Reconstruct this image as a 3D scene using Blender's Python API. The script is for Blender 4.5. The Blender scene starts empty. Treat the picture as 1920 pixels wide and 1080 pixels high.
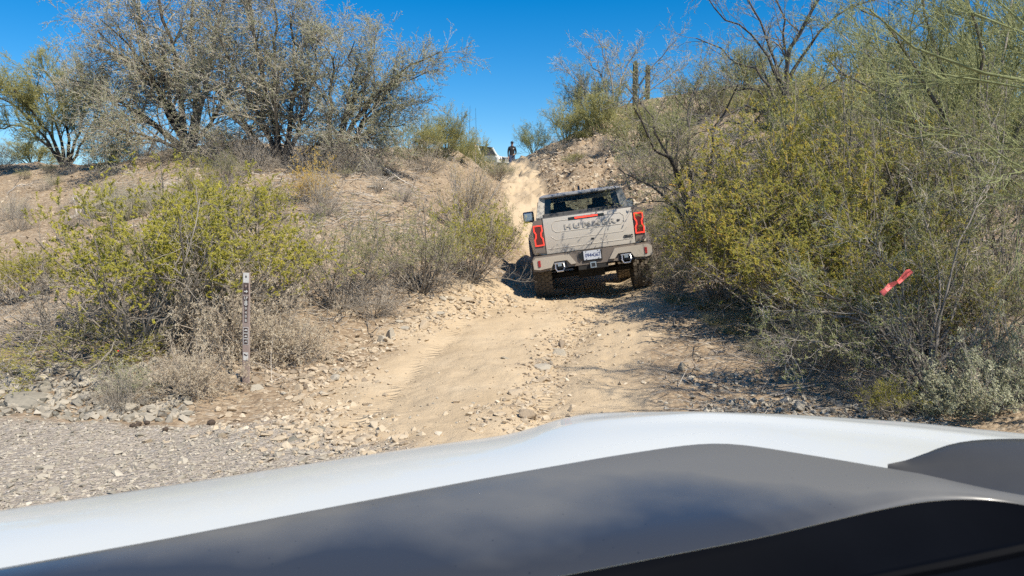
import bpy, bmesh, math, random
import numpy as np
from mathutils import Vector, Matrix, Euler
R = math.radians
scene = bpy.context.scene
COL = scene.collection

# ------------------------------------------------------------------ camera
FPX, H0 = 1478.0, 1.85
TH = math.atan(120 / FPX)
cam_d = bpy.data.cameras.new("camera")
cam_d.sensor_width = 36.0
cam_d.lens = 36.0 * FPX / 1920
cam_d.clip_start, cam_d.clip_end = 0.05, 3000
cam_d.dof.use_dof = True
cam_d.dof.focus_distance = 13.0
cam_d.dof.aperture_fstop = 10.0
cam = bpy.data.objects.new("camera", cam_d)
COL.objects.link(cam)
cam.location = (0, 0, H0)
cam.rotation_euler = (R(90) - TH, 0, 0)
scene.camera = cam

# ------------------------------------------------------------------ light
SUN_AZ, SUN_EL = R(-47), R(51)      # azimuth from +X (right), negative = behind the camera
SV = Vector((math.cos(SUN_EL) * math.cos(SUN_AZ), math.cos(SUN_EL) * math.sin(SUN_AZ), math.sin(SUN_EL)))
world = bpy.data.worlds.new("World")
scene.world = world
world.use_nodes = True
wn = world.node_tree
sky = wn.nodes.new("ShaderNodeTexSky")
sky.sky_type = 'NISHITA'
sky.sun_disc = False
sky.sun_elevation = SUN_EL
sky.sun_rotation = math.atan2(SV.x, SV.y)
sky.altitude = 700
sky.air_density = 1.0
sky.dust_density = 0.15
sky.ozone_density = 4.0
hs = wn.nodes.new("ShaderNodeHueSaturation")
hs.inputs['Saturation'].default_value = 1.47
wn.links.new(sky.outputs[0], hs.inputs['Color'])
wn.links.new(hs.outputs[0], wn.nodes['Background'].inputs[0])
wn.nodes['Background'].inputs[1].default_value = 0.108
sl = bpy.data.lights.new("sun", 'SUN')
sl.energy = 5.0
sl.angle = R(0.53)
sl.color = (1.0, 0.925, 0.80)
so = bpy.data.objects.new("sun", sl)
COL.objects.link(so)
so.rotation_euler = (-SV).to_track_quat('-Z', 'Y').to_euler()
scene.view_settings.view_transform = 'Standard'
scene.view_settings.look = 'None'
scene.view_settings.exposure = 0.38
scene.view_settings.gamma = 1.0
scene.cycles.use_denoising = False
scene.cycles.max_bounces = 8
scene.cycles.transparent_max_bounces = 12

# ------------------------------------------------------------------ helpers
def P(px, py, d):
    u, v = (px - 960) / FPX, (540 - py) / FPX
    s = d / (math.cos(TH) + v * math.sin(TH))
    return Vector((u * s, d, H0 + (v * math.cos(TH) - math.sin(TH)) * s))

def PZ(px, py, z):
    """the point on that sight line at height z"""
    u, v = (px - 960) / FPX, (540 - py) / FPX
    dz = v * math.cos(TH) - math.sin(TH)
    s = (z - H0) / dz
    return Vector((u * s, s * (math.cos(TH) + v * math.sin(TH)), z))

def tag(o, label=None, cat=None, group=None, kind=None):
    if label: o['label'] = label
    if cat: o['category'] = cat
    if group: o['group'] = group
    if kind: o['kind'] = kind
    return o

def empty(name, loc=(0, 0, 0), rot=(0, 0, 0), parent=None):
    o = bpy.data.objects.new(name, None)
    COL.objects.link(o)
    o.location, o.rotation_euler = loc, rot
    o.empty_display_size = .2
    if parent: o.parent = parent
    return o

def link(name, me, mat=None, parent=None):
    o = bpy.data.objects.new(name, me)
    COL.objects.link(o)
    if mat is not None:
        me.materials.clear()
        for m in (mat if isinstance(mat, (list, tuple)) else [mat]):
            me.materials.append(m)
    if parent is not None: o.parent = parent
    return o

def np_mesh(name, V, Fq, smooth=False, attrs=None):
    """V (n,3), Fq (m,k) all faces with k corners, or a list of such arrays"""
    V = np.asarray(V, dtype=np.float32).reshape(-1, 3)
    Fs = Fq if isinstance(Fq, list) else [Fq]
    Fs = [np.asarray(f, dtype=np.int32) for f in Fs if len(f)]
    me = bpy.data.meshes.new(name)
    me.vertices.add(len(V))
    me.vertices.foreach_set("co", V.ravel())
    loops = np.concatenate([f.ravel() for f in Fs])
    tot = np.concatenate([np.full(len(f), f.shape[1], np.int32) for f in Fs])
    st = np.zeros(len(tot), np.int32)
    st[1:] = np.cumsum(tot)[:-1]
    me.loops.add(len(loops))
    me.loops.foreach_set("vertex_index", loops)
    me.polygons.add(len(tot))
    me.polygons.foreach_set("loop_start", st)
    me.polygons.foreach_set("loop_total", tot)
    me.polygons.foreach_set("use_smooth", np.full(len(tot), smooth))
    for k, a in (attrs or {}).items():
        a = np.asarray(a, dtype=np.float32)
        if a.ndim == 1:
            at = me.attributes.new(k, 'FLOAT', 'POINT'); at.data.foreach_set("value", a)
        else:
            at = me.attributes.new(k, 'FLOAT_VECTOR', 'POINT'); at.data.foreach_set("vector", a.ravel())
    me.update(calc_edges=True)
    return me

def bm_obj(name, bm, mat, parent=None, smooth=False, bevel=0):
    if bevel:
        bmesh.ops.bevel(bm, geom=[e for e in bm.edges if len(e.link_faces) == 2 and e.calc_face_angle() > .5],
                        offset=bevel, segments=2, profile=.6, affect='EDGES')
    bmesh.ops.recalc_face_normals(bm, faces=bm.faces[:])
    me = bpy.data.meshes.new(name)
    bm.to_mesh(me); bm.free()
    if smooth:
        me.polygons.foreach_set("use_smooth", [True] * len(me.polygons))
        try: me.set_sharp_from_angle(angle=R(38))
        except Exception: pass
    return link(name, me, mat, parent)

def box(bm, c, s, rot=None):
    M = Matrix.Translation(Vector(c)) @ (rot.to_4x4() if rot else Matrix.Identity(4)) @ Matrix.Diagonal((s[0], s[1], s[2], 1))
    return bmesh.ops.create_cube(bm, size=1.0, matrix=M)['verts']

def prism(bm, pts, axis, a, b):
    """polygon pts (2-D) extruded along axis from a to b"""
    def mk(p, t):
        return {'x': (t, p[0], p[1]), 'y': (p[0], t, p[1]), 'z': (p[0], p[1], t)}[axis]
    A = [bm.verts.new(mk(p, a)) for p in pts]
    B = [bm.verts.new(mk(p, b)) for p in pts]
    n = len(pts)
    bm.faces.new(A); bm.faces.new(B[::-1])
    for i in range(n):
        bm.faces.new((A[i], B[i], B[(i + 1) % n], A[(i + 1) % n]))

def loft(bm, rings, close=True, cap=True):
    rows = [[bm.verts.new(p) for p in r] for r in rings]
    n = len(rows[0])
    for a, b in zip(rows, rows[1:]):
        for i in range(n if close else n - 1):
            j = (i + 1) % n
            bm.faces.new((a[i], a[j], b[j], b[i]))
    if cap and close:
        bm.faces.new(rows[0][::-1]); bm.faces.new(rows[-1])
    return rows

def tube(bm, pts, r, sides=8):
    pts = [Vector(p) for p in pts]
    rings = []
    up = Vector((0.13, .21, .97)).normalized()
    for i, p in enumerate(pts):
        t = (pts[min(i + 1, len(pts) - 1)] - pts[max(i - 1, 0)]).normalized()
        a = t.cross(up)
        if a.length < .1: a = t.cross(Vector((1, 0, 0)))
        a.normalize(); b = t.cross(a)
        rr = r[i] if isinstance(r, (list, tuple)) else r
        rings.append([p + (a * math.cos(q) + b * math.sin(q)) * rr for q in [2 * math.pi * k / sides for k in range(sides)]])
    loft(bm, rings)

def text_mesh(s, size, extrude, spacing=1.0, bold=0.0):
    c = bpy.data.curves.new("text", 'FONT')
    c.body, c.size, c.extrude = s, size, extrude
    c.align_x, c.align_y = 'CENTER', 'CENTER'
    c.space_character = spacing
    c.offset = bold
    o = bpy.data.objects.new("text", c)
    COL.objects.link(o)
    dg = bpy.context.evaluated_depsgraph_get()
    me = bpy.data.meshes.new_from_object(o.evaluated_get(dg))
    bpy.data.objects.remove(o)
    bpy.data.curves.remove(c)
    return me

# ------------------------------------------------------------------ materials
def new_mat(name):
    m = bpy.data.materials.new(name)
    m.use_nodes = True
    nt = m.node_tree
    return m, nt, nt.nodes['Principled BSDF'], nt.nodes['Material Output']

def plain(name, col, rough=.6, metal=0.0, vary=.12, scale=6.0, bump=0.0, coat=0.0, spec=.5, dust=None, dust_amt=0.5):
    m, nt, bs, out = new_mat(name)
    tc = nt.nodes.new("ShaderNodeTexCoord")
    no = nt.nodes.new("ShaderNodeTexNoise")
    no.inputs['Scale'].default_value = scale
    no.inputs['Detail'].default_value = 6
    nt.links.new(tc.outputs['Object'], no.inputs['Vector'])
    rp = nt.nodes.new("ShaderNodeValToRGB")
    rp.color_ramp.elements[0].position, rp.color_ramp.elements[1].position = .3, .7
    rp.color_ramp.elements[0].color = [c * (1 - vary) for c in col] + [1]
    rp.color_ramp.elements[1].color = [min(1, c * (1 + vary)) for c in col] + [1]
    nt.links.new(no.outputs[0], rp.inputs[0])
    src = rp.outputs[0]
    if dust:
        n2 = nt.nodes.new("ShaderNodeTexNoise")
        n2.inputs['Scale'].default_value = scale * .6
        n2.inputs['Detail'].default_value = 8
        n2.inputs['Roughness'].default_value = .65
        nt.links.new(tc.outputs['Object'], n2.inputs['Vector'])
        r2 = nt.nodes.new("ShaderNodeMapRange")
        r2.inputs[1].default_value, r2.inputs[2].default_value = .35, .7
        r2.inputs[3].default_value, r2.inputs[4].default_value = dust_amt * .4, dust_amt
        nt.links.new(n2.outputs[0], r2.inputs[0])
        mx = nt.nodes.new("ShaderNodeMixRGB")
        mx.inputs[2].default_value = (*dust, 1)
        nt.links.new(r2.outputs[0], mx.inputs[0]); nt.links.new(src, mx.inputs[1])
        src = mx.outputs[0]
    nt.links.new(src, bs.inputs['Base Color'])
    bs.inputs['Roughness'].default_value = rough
    bs.inputs['Metallic'].default_value = metal
    bs.inputs['Coat Weight'].default_value = coat
    bs.inputs['Coat Roughness'].default_value = .06
    bs.inputs['Specular IOR Level'].default_value = spec
    if bump:
        bp = nt.nodes.new("ShaderNodeBump")
        bp.inputs['Strength'].default_value = bump
        bp.inputs['Distance'].default_value = .02
        nt.links.new(no.outputs[0], bp.inputs['Height'])
        nt.links.new(bp.outputs[0], bs.inputs['Normal'])
    return m

def leafmat(name, ramp, trans=.35, rough=.55):
    m, nt, bs, out = new_mat(name)
    at = nt.nodes.new("ShaderNodeAttribute"); at.attribute_name = 'tint'
    rp = nt.nodes.new("ShaderNodeValToRGB")
    cr = rp.color_ramp
    while len(cr.elements) < len(ramp): cr.elements.new(.5)
    for e, (p, c) in zip(cr.elements, ramp):
        e.position = p; e.color = (*c, 1)
    oi = nt.nodes.new("ShaderNodeObjectInfo")
    tc = nt.nodes.new("ShaderNodeTexCoord")
    no = nt.nodes.new("ShaderNodeTexNoise"); no.inputs['Scale'].default_value = 3.2; no.inputs['Detail'].default_value = 2
    nt.links.new(tc.outputs['Object'], no.inputs['Vector'])
    a1 = nt.nodes.new("ShaderNodeMath"); a1.operation = 'MULTIPLY_ADD'; a1.inputs[1].default_value = .22
    nt.links.new(oi.outputs['Random'], a1.inputs[0]); nt.links.new(at.outputs['Fac'], a1.inputs[2])
    a2 = nt.nodes.new("ShaderNodeMath"); a2.operation = 'MULTIPLY_ADD'; a2.inputs[1].default_value = .7
    nt.links.new(no.outputs[0], a2.inputs[0]); nt.links.new(a1.outputs[0], a2.inputs[2])
    a3 = nt.nodes.new("ShaderNodeMath"); a3.operation = 'SUBTRACT'; a3.inputs[1].default_value = .42
    nt.links.new(a2.outputs[0], a3.inputs[0])
    nt.links.new(a3.outputs[0], rp.inputs[0])
    nt.links.new(rp.outputs[0], bs.inputs['Base Color'])
    bs.inputs['Roughness'].default_value = rough
    tr = nt.nodes.new("ShaderNodeBsdfTranslucent")
    nt.links.new(rp.outputs[0], tr.inputs[0])
    mx = nt.nodes.new("ShaderNodeMixShader")
    mx.inputs[0].default_value = trans
    nt.links.new(bs.outputs[0], mx.inputs[1]); nt.links.new(tr.outputs[0], mx.inputs[2])
    nt.links.new(mx.outputs[0], out.inputs[0])
    return m

def woodmat(name, c1, c2, scale=3.0):
    m, nt, bs, out = new_mat(name)
    at = nt.nodes.new("ShaderNodeAttribute"); at.attribute_name = 'tint'
    tc = nt.nodes.new("ShaderNodeTexCoord")
    no = nt.nodes.new("ShaderNodeTexNoise")
    no.inputs['Scale'].default_value = scale * 6; no.inputs['Detail'].default_value = 4
    nt.links.new(tc.outputs['Object'], no.inputs['Vector'])
    ad = nt.nodes.new("ShaderNodeMath"); ad.operation = 'MULTIPLY_ADD'
    ad.inputs[1].default_value = .6
    nt.links.new(no.outputs[0], ad.inputs[0])
    sb = nt.nodes.new("ShaderNodeMath"); sb.operation = 'SUBTRACT'; sb.inputs[1].default_value = .3
    nt.links.new(at.outputs['Fac'], sb.inputs[0])
    nt.links.new(sb.outputs[0], ad.inputs[2])
    rp = nt.nodes.new("ShaderNodeValToRGB")
    rp.color_ramp.elements[0].color = (*c1, 1); rp.color_ramp.elements[1].color = (*c2, 1)
    nt.links.new(ad.outputs[0], rp.inputs[0])
    nt.links.new(rp.outputs[0], bs.inputs['Base Color'])
    bs.inputs['Roughness'].default_value = .85
    bs.inputs['Specular IOR Level'].default_value = .25
    return m

def emis(name, col, strength, base=(.3, .02, .02)):
    m, nt, bs, out = new_mat(name)
    bs.inputs['Base Color'].default_value = (*base, 1)
    bs.inputs['Emission Color'].default_value = (*col, 1)
    bs.inputs['Emission Strength'].default_value = strength
    bs.inputs['Roughness'].default_value = .25
    return m

def thin_glass(name, tint=(.5, .55, .55), refl=.25):
    m, nt, bs, out = new_mat(name)
    tr = nt.nodes.new("ShaderNodeBsdfTransparent"); tr.inputs[0].default_value = (*tint, 1)
    gl = nt.nodes.new("ShaderNodeBsdfGlossy"); gl.inputs['Roughness'].default_value = .03
    fr = nt.nodes.new("ShaderNodeFresnel"); fr.inputs[0].default_value = 1.22
    mx = nt.nodes.new("ShaderNodeMixShader")
    nt.links.new(fr.outputs[0], mx.inputs[0])
    nt.links.new(tr.outputs[0], mx.inputs[1]); nt.links.new(gl.outputs[0], mx.inputs[2])
    nt.links.new(mx.outputs[0], out.inputs[0])
    return m

SAND = (.50, .375, .225)
M = {}
M['champagne'] = plain('champagne_paint', (.52, .485, .43), .42, 0, .04, 3, coat=.3, dust=(.46, .39, .29), dust_amt=.4)
M['bumper_grey'] = plain('bumper_grey', (.30, .265, .22), .55, 0, .1, 5, dust=(.42, .34, .25), dust_amt=.5)
M['taupe'] = plain('taupe_trim', (.12, .10, .085), .5, 0, .1, 6, dust=(.3, .24, .18), dust_amt=.4)
M['black_plastic'] = plain('black_plastic', (.018, .018, .02), .5, 0, .2, 8)
M['gloss_black'] = plain('gloss_black', (.012, .012, .014), .15, 0, .1, 8)
M['roof_grey'] = plain('roof_grey', (.30, .29, .28), .45, 0, .1, 5)
M['underbody'] = plain('underbody', (.02, .018, .016), .8, 0, .3, 8)
M['slider'] = plain('slider_dusty', (.16, .13, .10), .7, 0, .2, 8)
M['rubber'] = plain('dusty_rubber', (.045, .04, .036), .85, 0, .3, 9, dust=(.30, .24, .17), dust_amt=.55)
M['alloy'] = plain('dark_alloy', (.08, .075, .07), .4, .6, .2, 9)
M['chrome'] = plain('bright_steel', (.55, .55, .55), .3, .9, .1, 9)
M['lamp_dark'] = plain('lamp_smoke', (.10, .012, .010), .12, 0, .1, 9)
M['lamp_red'] = emis('lit_red_lamp', (1.0, .05, .028), 1.5)
M['brake_red'] = emis('lit_brake_bar', (1.0, .06, .03), 1.6)
M['reflector'] = plain('red_reflector', (.35, .03, .03), .2)
M['plate'] = plain('plate_white', (.50, .52, .56), .4, 0, .05, 20)
M['plate_blue'] = plain('plate_ink', (.03, .05, .16), .5)
M['ink'] = plain('dark_lettering', (.04, .04, .04), .5)
M['glass'] = thin_glass('thin_window_glass', (.72, .76, .74))
M['letter_tan'] = plain('letter_tan', (.43, .395, .34), .45, 0, .05, 6)
M['pad'] = plain('dusty_bumper_pad', (.40, .36, .305), .5, 0, .06, 6, dust=(.40, .33, .24), dust_amt=.5)
M['cover'] = plain('dusty_cover', (.05, .05, .052), .6, 0, .15, 8, dust=(.26, .23, .19), dust_amt=.35)
M['seat'] = plain('dark_seat', (.03, .03, .032), .7)
M['white_paint'] = plain('white_paint', (.60, .605, .56), .4, 0, .012, 2, coat=.5, spec=.2)
M['hood_black'] = plain('satin_black_panel', (.035, .036, .038), .4, 0, .25, 3, coat=0, spec=.25, dust=(.11, .105, .095), dust_amt=.4)
def greyed_panel():
    """satin black plastic, greyer and rougher towards its leading edge and right end"""
    m, nt, bs, out = new_mat('greyed_black_panel')
    N = nt.nodes.new; Lk = nt.links.new
    tc = N("ShaderNodeTexCoord")
    no = N("ShaderNodeTexNoise"); no.inputs['Scale'].default_value = 2.6; no.inputs['Detail'].default_value = 4
    Lk(tc.outputs['Object'], no.inputs['Vector'])
    ac = N("ShaderNodeAttribute"); ac.attribute_name = 'across'
    al = N("ShaderNodeAttribute"); al.attribute_name = 'along'
    def mt(op, a, b, c=None):
        x = N("ShaderNodeMath"); x.operation = op
        for i, v in enumerate((a, b, c)):
            if v is None: continue
            if isinstance(v, (int, float)): x.inputs[i].default_value = v
            else: Lk(v, x.inputs[i])
        return x.outputs[0]
    v = mt('SUBTRACT', mt('MULTIPLY_ADD', al.outputs['Fac'], 1.1, mt('MULTIPLY', no.outputs[0], .8)), mt('MULTIPLY', ac.outputs['Fac'], .6))
    mr = N("ShaderNodeMapRange"); mr.inputs[1].default_value, mr.inputs[2].default_value = .40, .70
    mr.inputs[3].default_value, mr.inputs[4].default_value = .16, .95
    Lk(v, mr.inputs[0])
    mx = N("ShaderNodeMixRGB"); mx.inputs[1].default_value = (.016, .017, .02, 1); mx.inputs[2].default_value = (.16, .155, .142, 1)  # grey mixed over near-black by position and noise
    Lk(mr.outputs[0], mx.inputs[0])
    sp = N("ShaderNodeTexVoronoi"); sp.inputs['Scale'].default_value = 34
    Lk(tc.outputs['Object'], sp.inputs['Vector'])
    sr = N("ShaderNodeMapRange"); sr.inputs[1].default_value, sr.inputs[2].default_value = .02, .07
    sr.inputs[3].default_value, sr.inputs[4].default_value = .45, 1
    Lk(sp.outputs['Distance'], sr.inputs[0])
    m2 = N("ShaderNodeMixRGB"); m2.blend_type = 'MULTIPLY'; m2.inputs[0].default_value = 1
    Lk(mx.outputs[0], m2.inputs[1]); Lk(sr.outputs[0], m2.inputs[2])
    Lk(m2.outputs[0], bs.inputs['Base Color'])
    bs.inputs['Coat Roughness'].default_value = .12
    for nm, lo, hi in (('Coat Weight', .45, .0), ('Roughness', .16, .5), ('Specular IOR Level', 1.0, .2)):
        q = N("ShaderNodeMapRange"); q.inputs[3].default_value, q.inputs[4].default_value = lo, hi
        Lk(mr.outputs[0], q.inputs[0]); Lk(q.outputs[0], bs.inputs[nm])
    return m
M['hood_greyed'] = greyed_panel()
M['cowl_shade_black'] = plain('cowl_shade_black', (.003, .0035, .005), .42, 0, .2, 5, spec=.02)  # near-black with hardly any gloss: the shade over the cowl put into its colour
M['post'] = plain('brown_marker_post', (.29, .215, .185), .6, 0, .1, 8, dust=(.40, .33, .27), dust_amt=.35)
M['sticker_white'] = plain('sticker_white', (.62, .60, .55), .6, 0, .06, 20)
M['sticker_brown'] = plain('sticker_brown', (.06, .035, .028), .6, 0, .1, 20)
M['rock'] = None
M['skin'] = plain('skin', (.45, .27, .19), .6)
M['jacket'] = plain('black_jacket', (.012, .012, .015), .8)
M['jeans'] = plain('blue_jeans', (.05, .075, .14), .85, 0, .2, 12)
M['cap'] = plain('dark_cap', (.02, .016, .035), .8)
M['boot'] = plain('brown_boot', (.07, .05, .035), .8)
M['ribbon'] = plain('pink_ribbon', (.85, .16, .13), .5, 0, .1, 20)
M['dung'] = plain('dung', (.07, .05, .035), .95, 0, .3, 30, bump=.6)
M['red_scrap'] = plain('red_scrap', (.6, .05, .03), .6)

W = {
 'creosote': woodmat('creosote_wood', (.09, .076, .062), (.50, .44, .355)),
 'dry': woodmat('dry_wood', (0.187, 0.149, 0.110), (0.616, 0.517, 0.396)),
 'iron': woodmat('ironwood_bark', (.10, .087, .07), (.58, .52, .42)),
 'trunkdark': woodmat('ironwood_trunk', (0.018, 0.015, 0.013), (0.143, 0.121, 0.099)),
 'dead': woodmat('dead_wood', (0.015, 0.013, 0.013), (0.198, 0.171, 0.149)),
 'palo': woodmat('palo_verde_bark', (.10, .11, .05), (.34, .36, .16)),
 'mesq': woodmat('mesquite_bark', (.05, .043, .036), (.42, .37, .31)),
 'grey': woodmat('grey_wood', (0.121, 0.105, 0.088), (0.594, 0.528, 0.440)),
}
LF = {
 'creosote': leafmat('creosote_leaf', [(0, (.20, .19, .03)), (.4, (.39, .37, .045)), (.75, (.58, .52, .065)), (1, (.70, .57, .09))], .4),
 'creosote_dull': leafmat('creosote_leaf_dull', [(0, (.16, .17, .07)), (.5, (.30, .305, .12)), (.85, (.44, .42, .15)), (1, (.56, .49, .17))], .4),
 'creosote_gold': leafmat('creosote_leaf_gold', [(0, (.18, .195, .04)), (.35, (.345, .345, .06)), (.65, (.53, .47, .075)), (.9, (.67, .49, .07)), (1, (.70, .40, .06))], .4),
 'iron': leafmat('ironwood_leaf', [(0, (.17, .18, .085)), (.5, (.29, .295, .155)), (1, (.43, .42, .25))], .35),
 'palo': leafmat('palo_verde_leaf', [(0, (.22, .21, .065)), (.5, (.38, .35, .12)), (1, (.56, .49, .18))], .4),
 'palo_green': leafmat('palo_verde_green', [(0, (0.132, 0.150, 0.060)), (.5, (0.270, 0.288, 0.114)), (1, (0.468, 0.462, 0.204))], .35),
 'dry': leafmat('dry_leaf', [(0, (0.240, 0.192, 0.126)), (.5, (0.480, 0.396, 0.276)), (1, (0.680, 0.600, 0.444))], .3),
 'rust': leafmat('rust_leaf', [(0, (0.264, 0.186, 0.090)), (.5, (0.444, 0.330, 0.168)), (1, (0.600, 0.480, 0.264))], .3),
 'grey': leafmat('grey_leaf', [(0, (.19, .20, .11)), (.5, (.34, .345, .20)), (1, (.50, .48, .32))], .25),
 'mesq': leafmat('mesquite_leaf', [(0, (.14, .16, .06)), (.5, (.28, .29, .11)), (1, (.46, .44, .18))], .4),
 'orange': leafmat('orange_leaf', [(0, (0.360, 0.216, 0.030)), (.5, (0.600, 0.384, 0.048)), (1, (0.680, 0.540, 0.096))], .3),
 'grass': leafmat('pale_grass', [(0, (0.312, 0.282, 0.174)), (.5, (0.504, 0.468, 0.318)), (1, (0.672, 0.624, 0.456))], .3),
 'greengrass': leafmat('greenish_grass', [(0, (0.192, 0.198, 0.084)), (.5, (0.348, 0.342, 0.168)), (1, (0.576, 0.528, 0.336))], .3),
}

# ------------------------------------------------------------------ noise + terrain
_rs = np.random.RandomState(5)
_lat = _rs.rand(256, 256).astype(np.float32)
def vnoise(x, y):
    x = np.asarray(x, dtype=np.float64); y = np.asarray(y, dtype=np.float64)
    xi, yi = np.floor(x).astype(int), np.floor(y).astype(int)
    fx, fy = x - xi, y - yi
    fx, fy = fx * fx * (3 - 2 * fx), fy * fy * (3 - 2 * fy)
    a, b = _lat[xi & 255, yi & 255], _lat[(xi + 1) & 255, yi & 255]
    c, d = _lat[xi & 255, (yi + 1) & 255], _lat[(xi + 1) & 255, (yi + 1) & 255]
    return (a * (1 - fx) + b * fx) * (1 - fy) + (c * (1 - fx) + d * fx) * fy - .5
def fbm(x, y, f, octv=4, g=.5):
    s, a = 0, 1.0
    for k in range(octv):
        s = s + a * vnoise(x * f + 17.3 * k, y * f + 9.1 * k)
        f *= 2.03; a *= g
    return s
def sstep(a, b, x):
    t = np.clip((x - a) / (b - a), 0, 1)
    return t * t * (3 - 2 * t)

# truck placement (origin on the ground under the rear axle)
TR_BASE = P(1114, 549, 15.45)
TR_M = Matrix.Translation(TR_BASE) @ Matrix.Rotation(R(-2.6), 4, 'Z') @ Matrix.Rotation(R(-.8), 4, 'X') @ Matrix.Rotation(R(-7.6), 4, 'Y')

CP = []
def cp(px, py, d): CP.append(tuple(P(px, py, d)))
def cw(x, y, z): CP.append((x, y, z))
for a in [(0, 950, 5.2), (300, 800, 7.2), (100, 775, 7.7), (560, 800, 7.2), (700, 850, 6.35), (100, 690, 9.2), (-150, 690, 9.3), (300, 690, 9.0),
          (455, 722, 8.95), (260, 668, 9.7), (50, 560, 13), (-100, 560, 13.5), (30, 420, 20), (-120, 400, 21), (60, 350, 26), (-100, 335, 30), (120, 311, 29.5), (0, 312, 33),
          (350, 276, 25.5), (525, 313, 23), (625, 312, 22), (430, 400, 17), (250, 400, 18), (600, 400, 17), (300, 520, 12.5), (500, 560, 11.8), (700, 350, 19), (690, 420, 16),
          (750, 300, 27), (860, 285, 31), (650, 590, 11.8), (820, 545, 13.2), (880, 500, 14.8), (850, 420, 18), (900, 360, 24), (920, 335, 32), (930, 318, 46), (560, 690, 9.6), (750, 620, 11.2),
          (850, 760, 7.75), (900, 680, 9.7), (950, 620, 12), (1000, 577, 14), (1100, 570, 14), (985, 485, 19.8), (982, 430, 23), (978, 380, 29), (968, 345, 38), (958, 324, 48), (900, 331, 50), (925, 333, 48),
          (1250, 585, 12.7), (1400, 650, 10), (1550, 700, 8.8), (1700, 760, 7.6), (1100, 700, 9.2), (1200, 760, 7.8), (1000, 790, 7.2), (1250, 500, 17), (1290, 540, 14.5),
          (1080, 315, 32), (1000, 312, 38), (1180, 262, 36), (1100, 250, 42), (1000, 288, 43), (1230, 335, 27), (1280, 250, 34), (1190, 190, 45), (1300, 190, 46), (1370, 165, 44),
          (1600, 165, 40), (1900, 200, 34), (1500, 262, 28), (1700, 400, 17), (1900, 500, 12), (1900, 650, 8.5), (1300, 400, 22), (1420, 480, 16), (1550, 560, 11.5), (1920, 760, 6.6),
          (1050, 345, 29), (1150, 335, 28), (1090, 425, 23)]:
    cp(*a)
for wx, wy in ((-.955, 0), (.955, 0), (-.955, 3.44), (.955, 3.44), (0, 1.7), (0, -.8)):
    v = TR_M @ Vector((wx, wy, 0)); cw(v.x, v.y, v.z + (0.0 if wx else -.02))
for a in [(0, 0, 0), (-4, 2, 0), (4, 2, .05), (-8, 5, 0), (7, 4, .3), (-12, 8, .1), (0, -10, 0), (-15, -10, 0), (15, -10, .5), (0, 4, 0), (2.5, 5, .02), (-2.5, 4.5, 0),
          (-30, 20, 1.5), (-35, 45, 3.0), (-14, 48, 2.6), (-6, 45, 3.2), (-2, 64, 4.4), (2, 75, 4.2), (10, 66, 6.0), (22, 64, 7.0), (40, 55, 6.0), (30, 22, 4.5), (20, 8, 1.8), (12, 12, 2.0)]:
    cw(*a)
for k in range(12):
    a = k * math.pi / 6
    cw(110 * math.cos(a), 110 * math.sin(a), 1.0)
CP = np.array(CP)
_d = np.sqrt(((CP[:, None, :2] - CP[None, :, :2]) ** 2).sum(-1) + 1.2 ** 2)
_w = np.linalg.solve(_d - np.eye(len(CP)) * .12, CP[:, 2] - 1.0)

TRAIL = np.array([(-.9, 3.0), (-.55, 6.0), (-.35, 7.7), (-.1, 9.7), (.3, 12), (1.0, 14), (1.5, 16), (1.9, 19), (1.4, 21.5), (.7, 24), (.45, 29), (.25, 38), (-.1, 48), (-.4, 60)])
def trail_st(x, y):
    """arc position and signed offset from the trail's centre line"""
    x = np.asarray(x, float); y = np.asarray(y, float)
    best = np.full(x.shape, 1e9); S = np.zeros(x.shape); T = np.zeros(x.shape)
    s0 = 0
    for a, b in zip(TRAIL, TRAIL[1:]):
        e = b - a; L = math.hypot(*e); e = e / L
        rx, ry = x - a[0], y - a[1]
        s = np.clip(rx * e[0] + ry * e[1], 0, L)
        dx, dy = rx - s * e[0], ry - s * e[1]
        dd = np.hypot(dx, dy)
        sgn = np.sign(rx * e[1] - ry * e[0])
        m = dd < best
        best = np.where(m, dd, best); S = np.where(m, s0 + s, S); T = np.where(m, dd * sgn, T)
        s0 += L
    return S, T
def masks(x, y):
    S, T = trail_st(x, y)
    n = fbm(x, y, .9, 3)
    wd = np.interp(y, [0, 6, 9, 14, 19, 25, 60], [1.9, 1.75, 1.85, 1.7, 1.4, .8, 1.2])
    tr = 1 - sstep(.75, 1.15, np.abs(T) / wd + n * .25)
    tr = tr * sstep(5.0, 6.6, y + n * 1.2)
    wash_edge = np.interp(x, [-30, -6, -2.2, -1.0, .2, 1.5, 6, 30], [9, 7.6, 7.3, 6.2, 5.4, 5.6, 5.0, 4])
    wa = 1 - sstep(-.25, .35, y - wash_edge + n * .5)
    return S, T, tr * (1 - wa), wa
def base_h(x, y):
    x = np.asarray(x, float); y = np.asarray(y, float)
    h = np.full(x.shape, 1.0)
    for k in range(len(CP)):
        h = h + _w[k] * np.sqrt((x - CP[k, 0]) ** 2 + (y - CP[k, 1]) ** 2 + 1.44)
    r = np.hypot(x, y)
    return h + (1.0 - h) * sstep(85, 130, r)
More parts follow.
